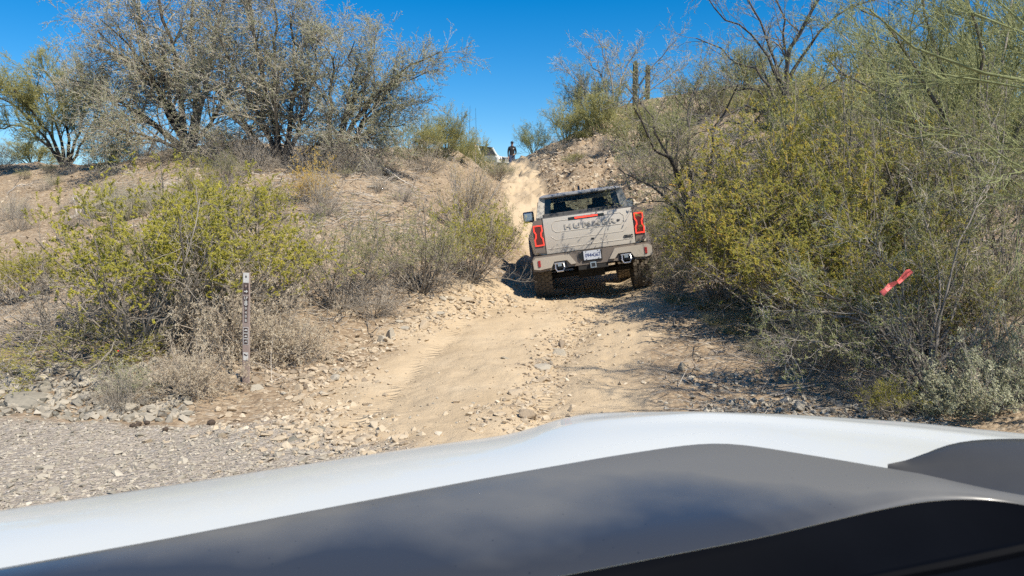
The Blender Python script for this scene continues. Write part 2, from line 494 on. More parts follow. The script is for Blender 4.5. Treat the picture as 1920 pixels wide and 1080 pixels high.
def height(x, y, fine=True):
    x = np.asarray(x, float); y = np.asarray(y, float)
    h = base_h(x, y)
    S, T, tr, wa = masks(x, y)
    hill = np.clip(1 - tr - wa, 0, 1)
    near = np.clip(np.hypot(x, y) / 30, .15, 1)
    h = h + hill * (fbm(x, y, .55, 3) * .22 + fbm(x + 40, y, 2.3, 3) * .09) * (0.4 + .6 * near)
    # eroded cut bank to the right of the trail's upper stretch
    cut = np.exp(-((x - 3.2 - (y - 34) * .03) / 2.6) ** 2) * sstep(22, 27, y) * (1 - sstep(40, 45, y))
    h = h + cut * (np.abs(fbm(x, y, 1.3, 4)) * .8 - .1)
    # ruts in the sand
    rut = np.exp(-((np.abs(T + .15) - .85) / .24) ** 2)
    h = h + tr * (-.055 * rut + .03 * np.exp(-(T / .4) ** 2) + fbm(x, y, 1.5, 3) * .06 + fbm(x + 9, y, 4.5, 3) * .03)
    h = h + tr * sstep(18, 23, y) * (np.abs(fbm(x * 1.6, y * .7, 1.1, 4)) * .5 - .12)
    h = h + wa * fbm(x, y, 1.2, 3) * .05
    h = h + fbm(x, y, 7.0, 2) * .022 * (1 - .55 * tr)
    return h

def z_at(x, y): return float(height(np.array([x]), np.array([y]))[0])
def ground_at(px, d):
    x = (px - 960) / FPX * d
    return Vector((x, d, z_at(x, d)))

def build_ground():
    rr = [.35]
    while rr[-1] < 60: rr.append(rr[-1] * 1.0072)
    while rr[-1] < 1200: rr.append(rr[-1] * 1.12)
    rr = np.array(rr)
    front = np.linspace(-41, 41, 700)
    rest = np.linspace(41, 319, 90)[1:-1]
    an = np.radians(np.concatenate([front, rest]))
    Rg, Ag = np.meshgrid(rr, an, indexing='ij')
    X, Y = Rg * np.sin(Ag), Rg * np.cos(Ag)
    Z = height(X, Y)
    S, T, tr, wa = masks(X, Y)
    n, m = X.shape
    i = np.arange(n - 1)[:, None]; j = np.arange(m)[None, :]; j2 = (j + 1) % m
    Fq = np.stack([i * m + j, (i + 1) * m + j, (i + 1) * m + j2, i * m + j2], -1).reshape(-1, 4)
    V = np.stack([X, Y, Z], -1).reshape(-1, 3)
    c = len(V)
    V = np.vstack([V, [[0, 0, z_at(0, 0)]]])
    tri = np.stack([np.full(m, c), np.arange(m), (np.arange(m) + 1) % m], -1)
    z1 = lambda a: np.append(a.ravel(), 0)
    me = np_mesh('ground', V, [Fq, tri], True, {'trail': z1(tr), 'wash': z1(wa), 'ts': z1(S), 'tt': z1(T)})
    m_, nt, bs, out = new_mat('desert_ground')
    N = nt.nodes.new; Lk = nt.links.new
    tc = N("ShaderNodeTexCoord")
    def noise(scale, det=5, rough=.55):
        a = N("ShaderNodeTexNoise"); a.inputs['Scale'].default_value = scale; a.inputs['Detail'].default_value = det
        a.inputs['Roughness'].default_value = rough
        Lk(tc.outputs['Object'], a.inputs['Vector']); return a.outputs[0]
    def ramp(src, els):
        r = N("ShaderNodeValToRGB"); cr = r.color_ramp
        while len(cr.elements) < len(els): cr.elements.new(.5)
        for e, (p, c) in zip(cr.elements, els): e.position = p; e.color = (*c, 1)
        Lk(src, r.inputs[0]); return r.outputs[0]
    def attr(nm):
        a = N("ShaderNodeAttribute"); a.attribute_name = nm; return a.outputs['Fac']
    def mix(f, a, b, mode='MIX'):
        x = N("ShaderNodeMixRGB"); x.blend_type = mode
        if isinstance(f, float): x.inputs[0].default_value = f
        else: Lk(f, x.inputs[0])
        Lk(a, x.inputs[1]); Lk(b, x.inputs[2]); return x.outputs[0]
    def math_(op, a, b=None, c=None):
        x = N("ShaderNodeMath"); x.operation = op
        for i_, v in enumerate((a, b, c)):
            if v is None: continue
            if isinstance(v, (int, float)): x.inputs[i_].default_value = v
            else: Lk(v, x.inputs[i_])
        return x.outputs[0]
    def vor(scale):
        v = N("ShaderNodeTexVoronoi"); v.inputs['Scale'].default_value = scale
        mp = N("ShaderNodeMapping"); mp.inputs['Scale'].default_value = (1, 1.35, 1)
        nz = N("ShaderNodeTexNoise"); nz.inputs['Scale'].default_value = scale * .6
        Lk(tc.outputs['Object'], nz.inputs['Vector'])
        ad = N("ShaderNodeVectorMath"); ad.operation = 'MULTIPLY_ADD'
        ad.inputs[1].default_value = (.5 / scale,) * 3
        Lk(nz.outputs['Color'], ad.inputs[0]); Lk(tc.outputs['Object'], ad.inputs[2])
        Lk(ad.outputs[0], mp.inputs['Vector']); Lk(mp.outputs[0], v.inputs['Vector']); return v
    hill = ramp(noise(.45, 7, .6), [(.25, (.25, .175, .11)), (.5, (.335, .24, .15)), (.75, (.42, .32, .215))])
    sp = vor(16); bw = N("ShaderNodeSeparateColor"); Lk(sp.outputs['Color'], bw.inputs[0])
    peb = ramp(bw.outputs[0], [(0, (.15, .11, .075)), (.45, (.33, .25, .165)), (.85, (.45, .37, .26)), (1, (.56, .49, .38))])
    hill = mix(.5, hill, peb)
    sand = ramp(noise(1.1, 8, .62), [(.3, (.465, .355, .225)), (.55, (.52, .405, .265)), (.75, (.565, .455, .31))])
    sp2 = vor(42); bw2 = N("ShaderNodeSeparateColor"); Lk(sp2.outputs['Color'], bw2.inputs[0])
    grav = ramp(bw2.outputs[0], [(0, (.22, .19, .16)), (.35, (.34, .295, .24)), (.7, (.42, .365, .30)), (.93, (.50, .45, .38)), (1, (.62, .58, .52))])
    gtone = ramp(noise(.8, 5), [(.3, (.38, .32, .25)), (.7, (.44, .375, .295))])
    grav = mix(.6, gtone, grav)
    col = mix(attr('trail'), hill, sand)
    col = mix(attr('wash'), col, grav)
    Lk(col, bs.inputs['Base Color'])
    bs.inputs['Roughness'].default_value = .95
    bs.inputs['Specular IOR Level'].default_value = .15
    # bump: crumbs, pebbles, and tyre tread pressed into the two ruts
    n1, n2 = noise(9, 8, .7), noise(60, 4, .6)
    at = math_('ABSOLUTE', math_('ADD', attr('tt'), .15))
    off = math_('ABSOLUTE', math_('SUBTRACT', at, .85))
    inrut = math_('SUBTRACT', 1.0, math_('SMOOTH_MIN', 1.0, math_('MULTIPLY', off, 4.5), .1))
    ph = math_('ADD', math_('MULTIPLY', attr('ts'), 62.0), math_('MULTIPLY', off, 38.0))
    chev = math_('MULTIPLY', math_('SINE', ph), math_('MAXIMUM', inrut, 0.0))
    chev = math_('MULTIPLY', math_('MULTIPLY', chev, attr('trail')), ramp(noise(2.6, 5), [(.42, (0, 0, 0)), (.58, (1, 1, 1))]))
    wh = math_('SUBTRACT', 1.0, attr('trail'))
    hgt = math_('ADD', math_('MULTIPLY', n1, .9), math_('MULTIPLY', n2, .25))
    hgt = math_('ADD', hgt, math_('MULTIPLY', math_('MULTIPLY', sp.outputs['Distance'], -.9), wh))
    hgt = math_('ADD', hgt, math_('MULTIPLY', math_('MULTIPLY', sp2.outputs['Distance'], -.5), attr('wash')))
    hgt = math_('ADD', hgt, math_('MULTIPLY', chev, .6))
    bp = N("ShaderNodeBump"); bp.inputs['Strength'].default_value = .85; bp.inputs['Distance'].default_value = .035
    Lk(hgt, bp.inputs['Height']); Lk(bp.outputs[0], bs.inputs['Normal'])
    return tag(link('ground', me, m_), 'sandy desert ground with gravel wash, dirt trail and hillsides', None, None, 'structure')
build_ground()

# ------------------------------------------------------------------ stones
def rockmat(name, ramp):
    m, nt, bs, out = new_mat(name)
    at = nt.nodes.new("ShaderNodeAttribute"); at.attribute_name = 'tint'
    oi = nt.nodes.new("ShaderNodeObjectInfo")
    ad = nt.nodes.new("ShaderNodeMath"); ad.operation = 'ADD'
    nt.links.new(at.outputs['Fac'], ad.inputs[0])
    om = nt.nodes.new("ShaderNodeMath"); om.operation = 'MULTIPLY'; om.inputs[1].default_value = .25
    nt.links.new(oi.outputs['Random'], om.inputs[0]); nt.links.new(om.outputs[0], ad.inputs[1])
    tc = nt.nodes.new("ShaderNodeTexCoord")
    no = nt.nodes.new("ShaderNodeTexNoise"); no.inputs['Scale'].default_value = 14; no.inputs['Detail'].default_value = 7
    nt.links.new(tc.outputs['Object'], no.inputs['Vector'])
    a2 = nt.nodes.new("ShaderNodeMath"); a2.operation = 'MULTIPLY_ADD'; a2.inputs[1].default_value = .35
    nt.links.new(no.outputs[0], a2.inputs[0]); nt.links.new(ad.outputs[0], a2.inputs[2])
    s2 = nt.nodes.new("ShaderNodeMath"); s2.operation = 'SUBTRACT'; s2.inputs[1].default_value = .28
    nt.links.new(a2.outputs[0], s2.inputs[0])
    rp = nt.nodes.new("ShaderNodeValToRGB"); cr = rp.color_ramp
    while len(cr.elements) < len(ramp): cr.elements.new(.5)
    for e, (p, c) in zip(cr.elements, ramp): e.position = p; e.color = (*c, 1)
    nt.links.new(s2.outputs[0], rp.inputs[0]); nt.links.new(rp.outputs[0], bs.inputs['Base Color'])
    bs.inputs['Roughness'].default_value = .9; bs.inputs['Specular IOR Level'].default_value = .2
    bp = nt.nodes.new("ShaderNodeBump"); bp.inputs['Strength'].default_value = .5; bp.inputs['Distance'].default_value = .01
    nt.links.new(no.outputs[0], bp.inputs['Height']); nt.links.new(bp.outputs[0], bs.inputs['Normal'])
    return m
M['rock_tan'] = rockmat('tan_stone', [(0, (.21, .165, .12)), (.4, (.41, .325, .225)), (.7, (.50, .41, .29)), (1, (.60, .52, .40))])
M['rock_grey'] = rockmat('grey_stone', [(0, (.19, .175, .14)), (.3, (.32, .285, .225)), (.6, (.42, .37, .29)), (1, (.56, .50, .40))])

prs = np.random.RandomState(11)
PROTO = []
for k in range(16):
    bm = bmesh.new()
    n = prs.randint(8, 14)
    pts = prs.randn(n, 3); pts /= np.linalg.norm(pts, axis=1)[:, None]
    pts *= np.array([1, prs.uniform(.55, .9), prs.uniform(.35, .65)])
    for p in pts: bm.verts.new(p * .5)
    r = bmesh.ops.convex_hull(bm, input=bm.verts[:])
    bmesh.ops.triangulate(bm, faces=bm.faces[:])
    bmesh.ops.recalc_face_normals(bm, faces=bm.faces[:])
    loose = [v for v in bm.verts if not v.link_faces]
    bmesh.ops.delete(bm, geom=loose, context='VERTS')
    bm.verts.index_update()
    PROTO.append((np.array([v.co[:] for v in bm.verts]), np.array([[v.index for v in f.verts] for f in bm.faces])))
    bm.free()

def rotmats(rng, n, tilt):
    yaw = rng.uniform(0, 2 * np.pi, n); tx = rng.normal(0, tilt, n); ty = rng.normal(0, tilt, n)
    cz, sz, cx, sx, cy, sy = np.cos(yaw), np.sin(yaw), np.cos(tx), np.sin(tx), np.cos(ty), np.sin(ty)
    O, I = np.zeros(n), np.ones(n)
    Rz = np.array([[cz, -sz, O], [sz, cz, O], [O, O, I]]).transpose(2, 0, 1)
    Rx = np.array([[I, O, O], [O, cx, -sx], [O, sx, cx]]).transpose(2, 0, 1)
    Ry = np.array([[cy, O, sy], [O, I, O], [-sy, O, cy]]).transpose(2, 0, 1)
    return Rx @ Ry @ Rz

def scatter(name, label, mat, xy, size, seed, tilt=.3, sink=.15, tint=(.45, .2)):
    rng = np.random.RandomState(seed)
    n = len(xy)
    zz = height(xy[:, 0], xy[:, 1])
    RM = rotmats(rng, n, tilt)
    which = rng.randint(0, len(PROTO), n)
    Vs, Fs, Ts = [], [], []
    base = 0
    for k, (pv, pf) in enumerate(PROTO):
        idx = np.where(which == k)[0]
        if not len(idx): continue
        v = np.einsum('nij,vj->nvi', RM[idx], pv) * size[idx][:, None, None]
        v += np.stack([xy[idx, 0], xy[idx, 1], zz[idx] + size[idx] * sink], -1)[:, None, :]
        f = pf[None] + (np.arange(len(idx)) * len(pv))[:, None, None] + base
        base += len(idx) * len(pv)
        Vs.append(v.reshape(-1, 3)); Fs.append(f.reshape(-1, 3))
        t = np.clip(rng.normal(tint[0], tint[1], len(idx)), 0, 1)
        Ts.append(np.repeat(t, len(pv)))
    me = np_mesh(name, np.vstack(Vs), np.vstack(Fs), False, {'tint': np.concatenate(Ts)})
    return tag(link(name, me, mat), label, None, None, 'stuff')

def region(rng, n, px0, px1, d0, d1):
    px, d = rng.uniform(px0, px1, n), rng.uniform(d0, d1, n)
    return np.stack([(px - 960) / FPX * d, d], -1)
def along(rng, n, pts, width):
    W_ = np.array([P(*p)[:2] for p in pts])
    L = np.r_[0, np.cumsum(np.hypot(*np.diff(W_, axis=0).T))]
    s = rng.uniform(0, L[-1], n)
    xy = np.stack([np.interp(s, L, W_[:, 0]), np.interp(s, L, W_[:, 1])], -1)
    return xy + rng.normal(0, width, (n, 2))
def psize(rng, n, a, b, p=2.5): return a + (b - a) * rng.rand(n) ** p
BERM = [(560, 800, 7.2), (600, 720, 8.9), (680, 660, 10.3), (770, 615, 11.6), (850, 580, 12.8), (910, 560, 13.6), (945, 556, 14.2)]
RIDGE = [(985, 800, 7.1), (1010, 720, 8.7), (1045, 660, 10.4), (1070, 620, 11.8), (1110, 585, 13.3)]
rg = np.random.RandomState(3)
xy = region(rg, 30000, -200, 960, 4.4, 8.6); xy = xy[masks(xy[:, 0], xy[:, 1])[3] + rg.normal(0, .28, len(xy)) > .5]
scatter('gravel', 'pale grey gravel covering the dry wash', M['rock_grey'], xy, psize(rg, len(xy), .008, .055, 4.5), 1, .3, .04, (.55, .2))
xy = region(rg, 420, -150, 700, 4.6, 7.8); xy = xy[masks(xy[:, 0], xy[:, 1])[3] > .5]
scatter('gravel', 'larger flat stones lying on the gravel of the wash', M['rock_grey'], xy, psize(rg, len(xy), .04, .13, 3), 12, .2, .05, (.5, .2))
xy = region(rg, 1500, -120, 345, 7.55, 9.3)
scatter('rubble', 'broken grey stones on the bank of the wash', M['rock_grey'], xy, psize(rg, len(xy), .035, .17, 2.2), 2, .4, .1, (.45, .2))
xy = np.vstack([along(rg, 2600, BERM, .26), along(rg, 900, [(500, 800, 7.4), (600, 815, 6.9), (720, 825, 6.6)], .38)])
scatter('rubble', 'tan broken stones heaped along the trail edge', M['rock_tan'], xy, psize(rg, len(xy), .015, .12, 3), 3, .35, .05, (.55, .18))
xy = np.vstack([along(rg, 1500, RIDGE, .22), region(rg, 260, 870, 1020, 6.8, 7.7), region(rg, 1500, 930, 1290, 12.8, 16.5), region(rg, 500, 1000, 1350, 8.5, 12.5)])
scatter('rubble', 'tan stones strewn down the middle of the trail', M['rock_tan'], xy, psize(rg, len(xy), .012, .10, 3.5), 4, .4, .06, (.55, .18))
xy = np.vstack([region(rg, 1700, 1300, 1800, 6.3, 7.9), region(rg, 250, 1240, 1500, 7.5, 9)])
scatter('rubble', 'grey stones in the shade of the bushes on the right', M['rock_grey'], xy, psize(rg, len(xy), .015, .10, 2.5), 5, .4, .12, (.4, .2))
xy = region(rg, 6500, 972, 1260, 24, 43)
S_, T_, tr_, wa_ = masks(xy[:, 0], xy[:, 1]); xy = xy[tr_ < .4]
scatter('rubble', 'pale crumbling rock of the cut bank beyond the truck', M['rock_tan'], xy, psize(rg, len(xy), .04, .26, 3), 6, .5, .1, (.55, .2))
xy = np.vstack([region(rg, 10000, -80, 960, 10.5, 34), region(rg, 4500, 1220, 1980, 11, 45), region(rg, 900, 420, 620, 8.6, 10.5)])
S_, T_, tr_, wa_ = masks(xy[:, 0], xy[:, 1]); xy = xy[tr_ < .3]
scatter('rubble', 'small stones littering the hillsides', M['rock_tan'], xy, psize(rg, len(xy), .02, .15, 4), 7, .4, .1, (.45, .2))
xy = np.vstack([region(rg, 900, 560, 1300, 6.0, 14), region(rg, 500, 940, 1010, 17, 45)])
scatter('gravel', 'scattered pebbles on the sandy trail', M['rock_tan'], xy, psize(rg, len(xy), .008, .045, 3), 8, .4, .1, (.5, .2))

# individual rocks
ROCKM = []
for k in range(7):
    bm = bmesh.new()
    n = 13
    rk = np.random.RandomState(70 + k)
    pts = rk.randn(n, 3); pts /= np.linalg.norm(pts, axis=1)[:, None]
    pts *= np.array([1, rk.uniform(.6, .85), rk.uniform(.42, .7)])
    for p in pts: bm.verts.new(p * .5)
    bmesh.ops.convex_hull(bm, input=bm.verts[:])
    bmesh.ops.delete(bm, geom=[v for v in bm.verts if not v.link_faces], context='VERTS')
    bmesh.ops.bevel(bm, geom=bm.edges[:], offset=.035, segments=1, affect='EDGES')
    bmesh.ops.triangulate(bm, faces=bm.faces[:])
    bmesh.ops.subdivide_edges(bm, edges=bm.edges[:], cuts=1, use_grid_fill=True)
    for v in bm.verts:
        v.co += v.co.normalized() * (math.sin(v.co.x * 23 + k) * math.cos(v.co.y * 19) * .012 + rk.normal(0, .006))
    bmesh.ops.recalc_face_normals(bm, faces=bm.faces[:])
    me = bpy.data.meshes.new('rock'); bm.to_mesh(me); bm.free()
    ROCKM.append(me)
_rockcache = {}
def rock(px, d, size, label, mat='rock_grey', group=None, sx=1, sz=1, rot=None, shape=None, xy=None, t=.4):
    rr = random.Random(int(px * 7 + d * 100))
    k = shape if shape is not None else rr.randrange(7)
    key = (k, mat, round(t, 1))
    if key not in _rockcache:
        me = ROCKM[k].copy()
        a = me.attributes.new('tint', 'FLOAT', 'POINT'); a.data.foreach_set("value", np.full(len(me.vertices), t, np.float32))
        me.materials.append(M[mat])
        _rockcache[key] = me
    o = bpy.data.objects.new('rock', _rockcache[key]); COL.objects.link(o)
    if xy is not None: v = Vector((xy[0], xy[1], z_at(*xy)))
    else: v = ground_at(px, d)
    o.location = v + Vector((0, 0, size * sz * .10))
    o.scale = (size * sx, size, size * sz)
    o.rotation_euler = rot or (rr.uniform(-.2, .2), rr.uniform(-.2, .2), rr.uniform(0, 6.3))
    return tag(o, label, 'rock', group)
rock(988, 7.35, .23, 'rounded brown boulder among pale stones just beyond the white hood', 'rock_tan', sz=1.3, rot=(0, .1, .2), t=.2)
rock(1282, 9.15, .16, 'dark pointed rock standing alone on sand beside the branch shadows', 'rock_grey', sz=2.2, sx=.7, t=.15)
rock(1312, 9.2, .10, 'small dark rock just right of the pointed standing rock', 'rock_grey', t=.15)
rock(948, 9.9, .17, 'flat grey stone lying alone on the smooth sand of the trail', 'rock_grey', sz=.6, rot=(0, 0, .2), t=.45)
rock(1052, 11.0, .22, 'dark brown rock on the stony ridge in the middle of the trail', 'rock_tan', sz=1.2, t=.1)
rock(1050, 10.5, .30, 'broad slanted slab on the middle ridge of the trail', 'rock_grey', sz=.7, rot=(.2, .1, .1), t=.5)
rock(1018, 9.5, .28, 'flat pale grey slab half buried on the trail ridge', 'rock_grey', sz=.5, rot=(.1, 0, .3), t=.55)
rock(1508, 7.45, .22, 'striped grey boulder in the shade at the edge of the hood', 'rock_grey', sz=1.3, t=.45)
rock(1480, 7.9, .20, 'pale boulder just behind the striped grey boulder in the shade', 'rock_grey', sz=1.1, t=.55)
rock(790, 11.5, .30, 'large pale upright stone on the rock row left of the trail', 'rock_tan', sz=1.2, t=.5)
rock(732, 11.0, .27, 'grey block of stone on the rock row left of the trail', 'rock_grey', sz=1.2, t=.5)
rock(870, 13.2, .40, 'long flat slab topping the far end of the left rock row', 'rock_tan', sz=.5, sx=1.3, rot=(.05, .05, .2), t=.5)
rock(845, 12.9, .24, 'pale stone below the long flat slab of the left rock row', 'rock_tan', t=.6)
rock(660, 10.7, .20, 'lone pale stone on bare soil left of the rock row', 'rock_tan', t=.55)
rock(545, 9.7, .15, 'small brown stone on the soil between the post and the trail', 'rock_tan', t=.25)
rock(145, 8.9, .34, 'greenish grey boulder on the bank behind the wash', 'rock_grey', sz=1.1, t=.25)
rock(35, 8.0, .50, 'large flat blue-grey slab at the edge of the gravel wash', 'rock_grey', sz=.5, t=.2)
rock(40, 9.0, .33, 'grey boulder with a dark hollow on the left bank', 'rock_grey', sz=1.0, t=.4)
rock(400, 7.9, .15, 'pale round stone at the foot of the dry bush by the post', 'rock_tan', t=.6)
rock(425, 7.95, .19, 'pale angular stone near the foot of the marker post', 'rock_tan', t=.55)
rock(475, 8.6, .22, 'grey slab lying just right of the foot of the marker post', 'rock_grey', sz=.6, t=.5)
rock(1235, 17.2, .75, 'large pale boulder beside the right side of the truck', 'rock_grey', sz=1.0, t=.6)
rock(1078, 42, .5, 'flat pale slab on the crest of the cut bank', 'rock_tan', sz=.4, t=.7)
rock(700, 19.0, .34, 'flat grey stone on the bare hillside below the ironwood', 'rock_grey', sz=.5, t=.45)
rock(685, 21, .2, 'single pale stone on the bare hillside below the ironwood', 'rock_tan', t=.55)
rr_ = np.random.RandomState(21)
for p in along(rr_, 75, BERM, .2):
    rock(p[0] * 100, p[1], rr_.uniform(.10, .22), 'pale angular stone in the row of rocks along the left trail edge', ['rock_tan', 'rock_tan', 'rock_grey'][rr_.randint(3)],
         'stones of the left rock row', xy=p, sz=rr_.uniform(.6, 1.1), t=.5)
for p in region(rr_, 45, -60, 330, 7.8, 9.2):
    rock(p[0] * 100, p[1], rr_.uniform(.13, .30), 'grey angular stone on the stony bank behind the wash', 'rock_grey', 'stones of the left bank', xy=p, sz=rr_.uniform(.6, 1.1), t=rr_.choice([.3, .5]))
for p in along(rr_, 30, RIDGE, .2):
    rock(p[0] * 100, p[1], rr_.uniform(.10, .20), 'pale stone on the stony ridge between the wheel tracks', 'rock_tan', 'stones of the middle ridge', xy=p, sz=rr_.uniform(.5, .9), t=.5)
for p in along(rr_, 24, [(490, 800, 7.4), (600, 815, 6.9), (700, 825, 6.6)], .3):
    rock(p[0] * 100, p[1], rr_.uniform(.10, .2), 'pale broken stone where the trail leaves the wash', 'rock_tan', 'stones at the trail mouth', xy=p, sz=rr_.uniform(.5, .9), t=.6)
for p in region(rr_, 14, 880, 1000, 6.9, 7.6):
    rock(p[0] * 100, p[1], rr_.uniform(.09, .17), 'pale broken stone heaped around the rounded brown boulder', 'rock_tan', 'stones around the brown boulder', xy=p, sz=rr_.uniform(.5, .9), t=.6)
for (px, d), l in zip([(236, 7.3), (248, 7.4), (264, 7.38), (243, 7.2), (298, 7.05), (386, 7.35)],
                      ['leftmost dark dung ball of the cluster on the gravel', 'dung ball at the top of the cluster on the gravel', 'rightmost dark dung ball of the cluster on the gravel',
                       'nearest dung ball of the cluster on the gravel', 'single dark clod below the dung cluster', 'larger dark dung ball lying alone on the gravel']):
    bm = bmesh.new(); bmesh.ops.create_icosphere(bm, subdivisions=2, radius=.028)
    for v in bm.verts: v.co *= 1 + .12 * math.sin(v.co.x * 150 + px) * math.cos(v.co.z * 130)
    for v in bm.verts: v.co.z *= .8
    o = bm_obj('dung_ball', bm, M['dung'], smooth=True)
    o.location = ground_at(px, d) + Vector((0, 0, .02))
    if px == 386: o.scale = (1.5, 1.3, 1.4)
    tag(o, l, 'dung', 'dung on the gravel wash')

# ------------------------------------------------------------------ plants
def nrm(a): return a / np.maximum(np.linalg.norm(a, axis=-1, keepdims=True), 1e-9)
def interp_poly(Pn, idx, t):
    k = Pn.shape[1]
    f = np.clip(t, 0, .9999) * (k - 1); i = f.astype(int); w = f - i
    if Pn.ndim == 3:
        a, b = Pn[idx, i], Pn[idx, i + 1]
        return a * (1 - w)[:, None] + b * w[:, None], nrm(b - a)
    return Pn[idx, i] * (1 - w) + Pn[idx, i + 1] * w
def sprout(rng, Pn, Rn, n, t0, t1, ang, L, Lv=.3, up=0., wig=.15, k=4, rr=.6, rend=.4, taper=.35, trop=0., rmin=.0):
    N = len(Pn)
    idx = np.repeat(np.arange(N), n)
    t = t0 + (t1 - t0) * ((np.tile(np.arange(n), N) + rng.rand(N * n)) / n)
    pos, tan = interp_poly(Pn, idx, t)
    rad = interp_poly(Rn, idx, t)
    rv = rng.randn(N * n, 3); rv -= (rv * tan).sum(-1, keepdims=True) * tan; rv = nrm(rv)
    a = ang * rng.uniform(.6, 1.35, N * n)[:, None]
    d = tan * np.cos(a) + rv * np.sin(a)
    d[:, 2] += up; d = nrm(d)
    ln = L * (1 + Lv * rng.uniform(-1, 1, N * n)) * (1 - taper * t)
    pts = [pos]
    for j in range(k - 1):
        d = nrm(d + rng.randn(N * n, 3) * wig + np.array([0, 0, trop]))
        pts.append(pts[-1] + d * (ln / (k - 1))[:, None])
    Pc = np.stack(pts, 1)
    r0 = np.maximum(rad * rr, rmin)
    Rc = r0[:, None] * np.linspace(1, rend, k)[None]
    return Pc, Rc
def tubes(Pn, Rn, sides, tint):
    N, k, _ = Pn.shape
    tan = np.empty_like(Pn)
    tan[:, 1:-1] = Pn[:, 2:] - Pn[:, :-2]; tan[:, 0] = Pn[:, 1] - Pn[:, 0]; tan[:, -1] = Pn[:, -1] - Pn[:, -2]
    tan = nrm(tan)
    ref = np.where(np.abs(tan[:, :1, 2:]) > .8, np.array([1., .2, 0]), np.array([0.1, 0, 1.]))
    a = nrm(np.cross(tan, np.broadcast_to(ref, tan.shape))); b = np.cross(tan, a)
    q = np.arange(sides) * 2 * np.pi / sides
    ring = Pn[:, :, None, :] + Rn[:, :, None, None] * (a[:, :, None] * np.cos(q)[:, None] + b[:, :, None] * np.sin(q)[:, None])
    V = ring.reshape(-1, 3)
    n_ = np.arange(N)[:, None, None] * (k * sides); i = np.arange(k - 1)[None, :, None] * sides; j = np.arange(sides)[None, None]
    j2 = (j + 1) % sides
    Fq = np.stack([n_ + i + j, n_ + i + j2, n_ + i + sides + j2, n_ + i + sides + j], -1).reshape(-1, 4)
    return V, Fq, np.repeat(tint, k * sides)
def wood_mesh(name, rng, levels):
    Vs, Fs, Ts, b = [], [], [], 0
    for Pn, Rn, sides, (t0, t1) in levels:
        V, Fq, T = tubes(Pn, Rn, sides, rng.uniform(t0, t1, len(Pn)))
        Vs.append(V); Fs.append(Fq + b); Ts.append(T); b += len(V)
    return np_mesh(name, np.vstack(Vs), np.vstack(Fs), True, {'tint': np.concatenate(Ts)})
def leaf_mesh(name, rng, Pn, n, l, w, t0=.2, t1=1., spread=.7, up=.3, tint=(.45, .2), clump=.12, keep=None, narrow=False, face=.9):
    N = len(Pn)
    if keep is not None: Pn = Pn[keep(Pn[:, -1])]; N = len(Pn)
    idx = np.repeat(np.arange(N), n)
    t = rng.uniform(t0, t1, N * n)
    pos, tan = interp_poly(Pn, idx, t)
    fn = nrm(rng.randn(N * n, 3) + face * 2.5 * np.array(SV[:]))
    ax = tan * .6 + rng.randn(N * n, 3) * spread + np.array([0, 0, up])
    ax = nrm(ax - fn * (ax * fn).sum(-1, keepdims=True))
    sd = nrm(np.cross(ax, fn))
    ll = l * rng.uniform(.6, 1.4, N * n)[:, None]; ww = w * rng.uniform(.6, 1.3, N * n)[:, None]
    nm = np.cross(ax, sd) * ll * .12
    V = np.stack([pos, pos + ax * ll * .5 + sd * ww * .5 + nm, pos + ax * ll, pos + ax * ll * .5 - sd * ww * .5 + nm], 1)
    cl = rng.normal(0, clump, N)
    T = np.clip(rng.normal(tint[0], tint[1], N * n) + cl[idx], 0, 1)
    Fq = np.arange(N * n * 4).reshape(-1, 4)
    return np_mesh(name, V.reshape(-1, 3), Fq, False, {'tint': np.repeat(T, 4)})

def stems(rng, n, k, ang0, ang1, L, Lv, r, base, trop=.06, wig=.08, lean=(0, 0)):
    az = rng.uniform(0, 2 * np.pi, n); po = ang0 + (ang1 - ang0) * np.sqrt(rng.rand(n))
    d = np.stack([np.cos(az) * np.sin(po) + lean[0], np.sin(az) * np.sin(po) + lean[1], np.cos(po)], -1); d = nrm(d)
    pos = np.stack([np.cos(az) * base * rng.rand(n), np.sin(az) * base * rng.rand(n), np.full(n, -.03)], -1)
    ln = L * (1 + Lv * rng.uniform(-1, 1, n))
    pts = [pos]
    for j in range(k - 1):
        d = nrm(d + rng.randn(n, 3) * wig + np.array([0, 0, trop]))
        pts.append(pts[-1] + d * (ln / (k - 1))[:, None])
    return np.stack(pts, 1), (r * rng.uniform(.6, 1.3, n))[:, None] * np.linspace(1, .45, k)[None]

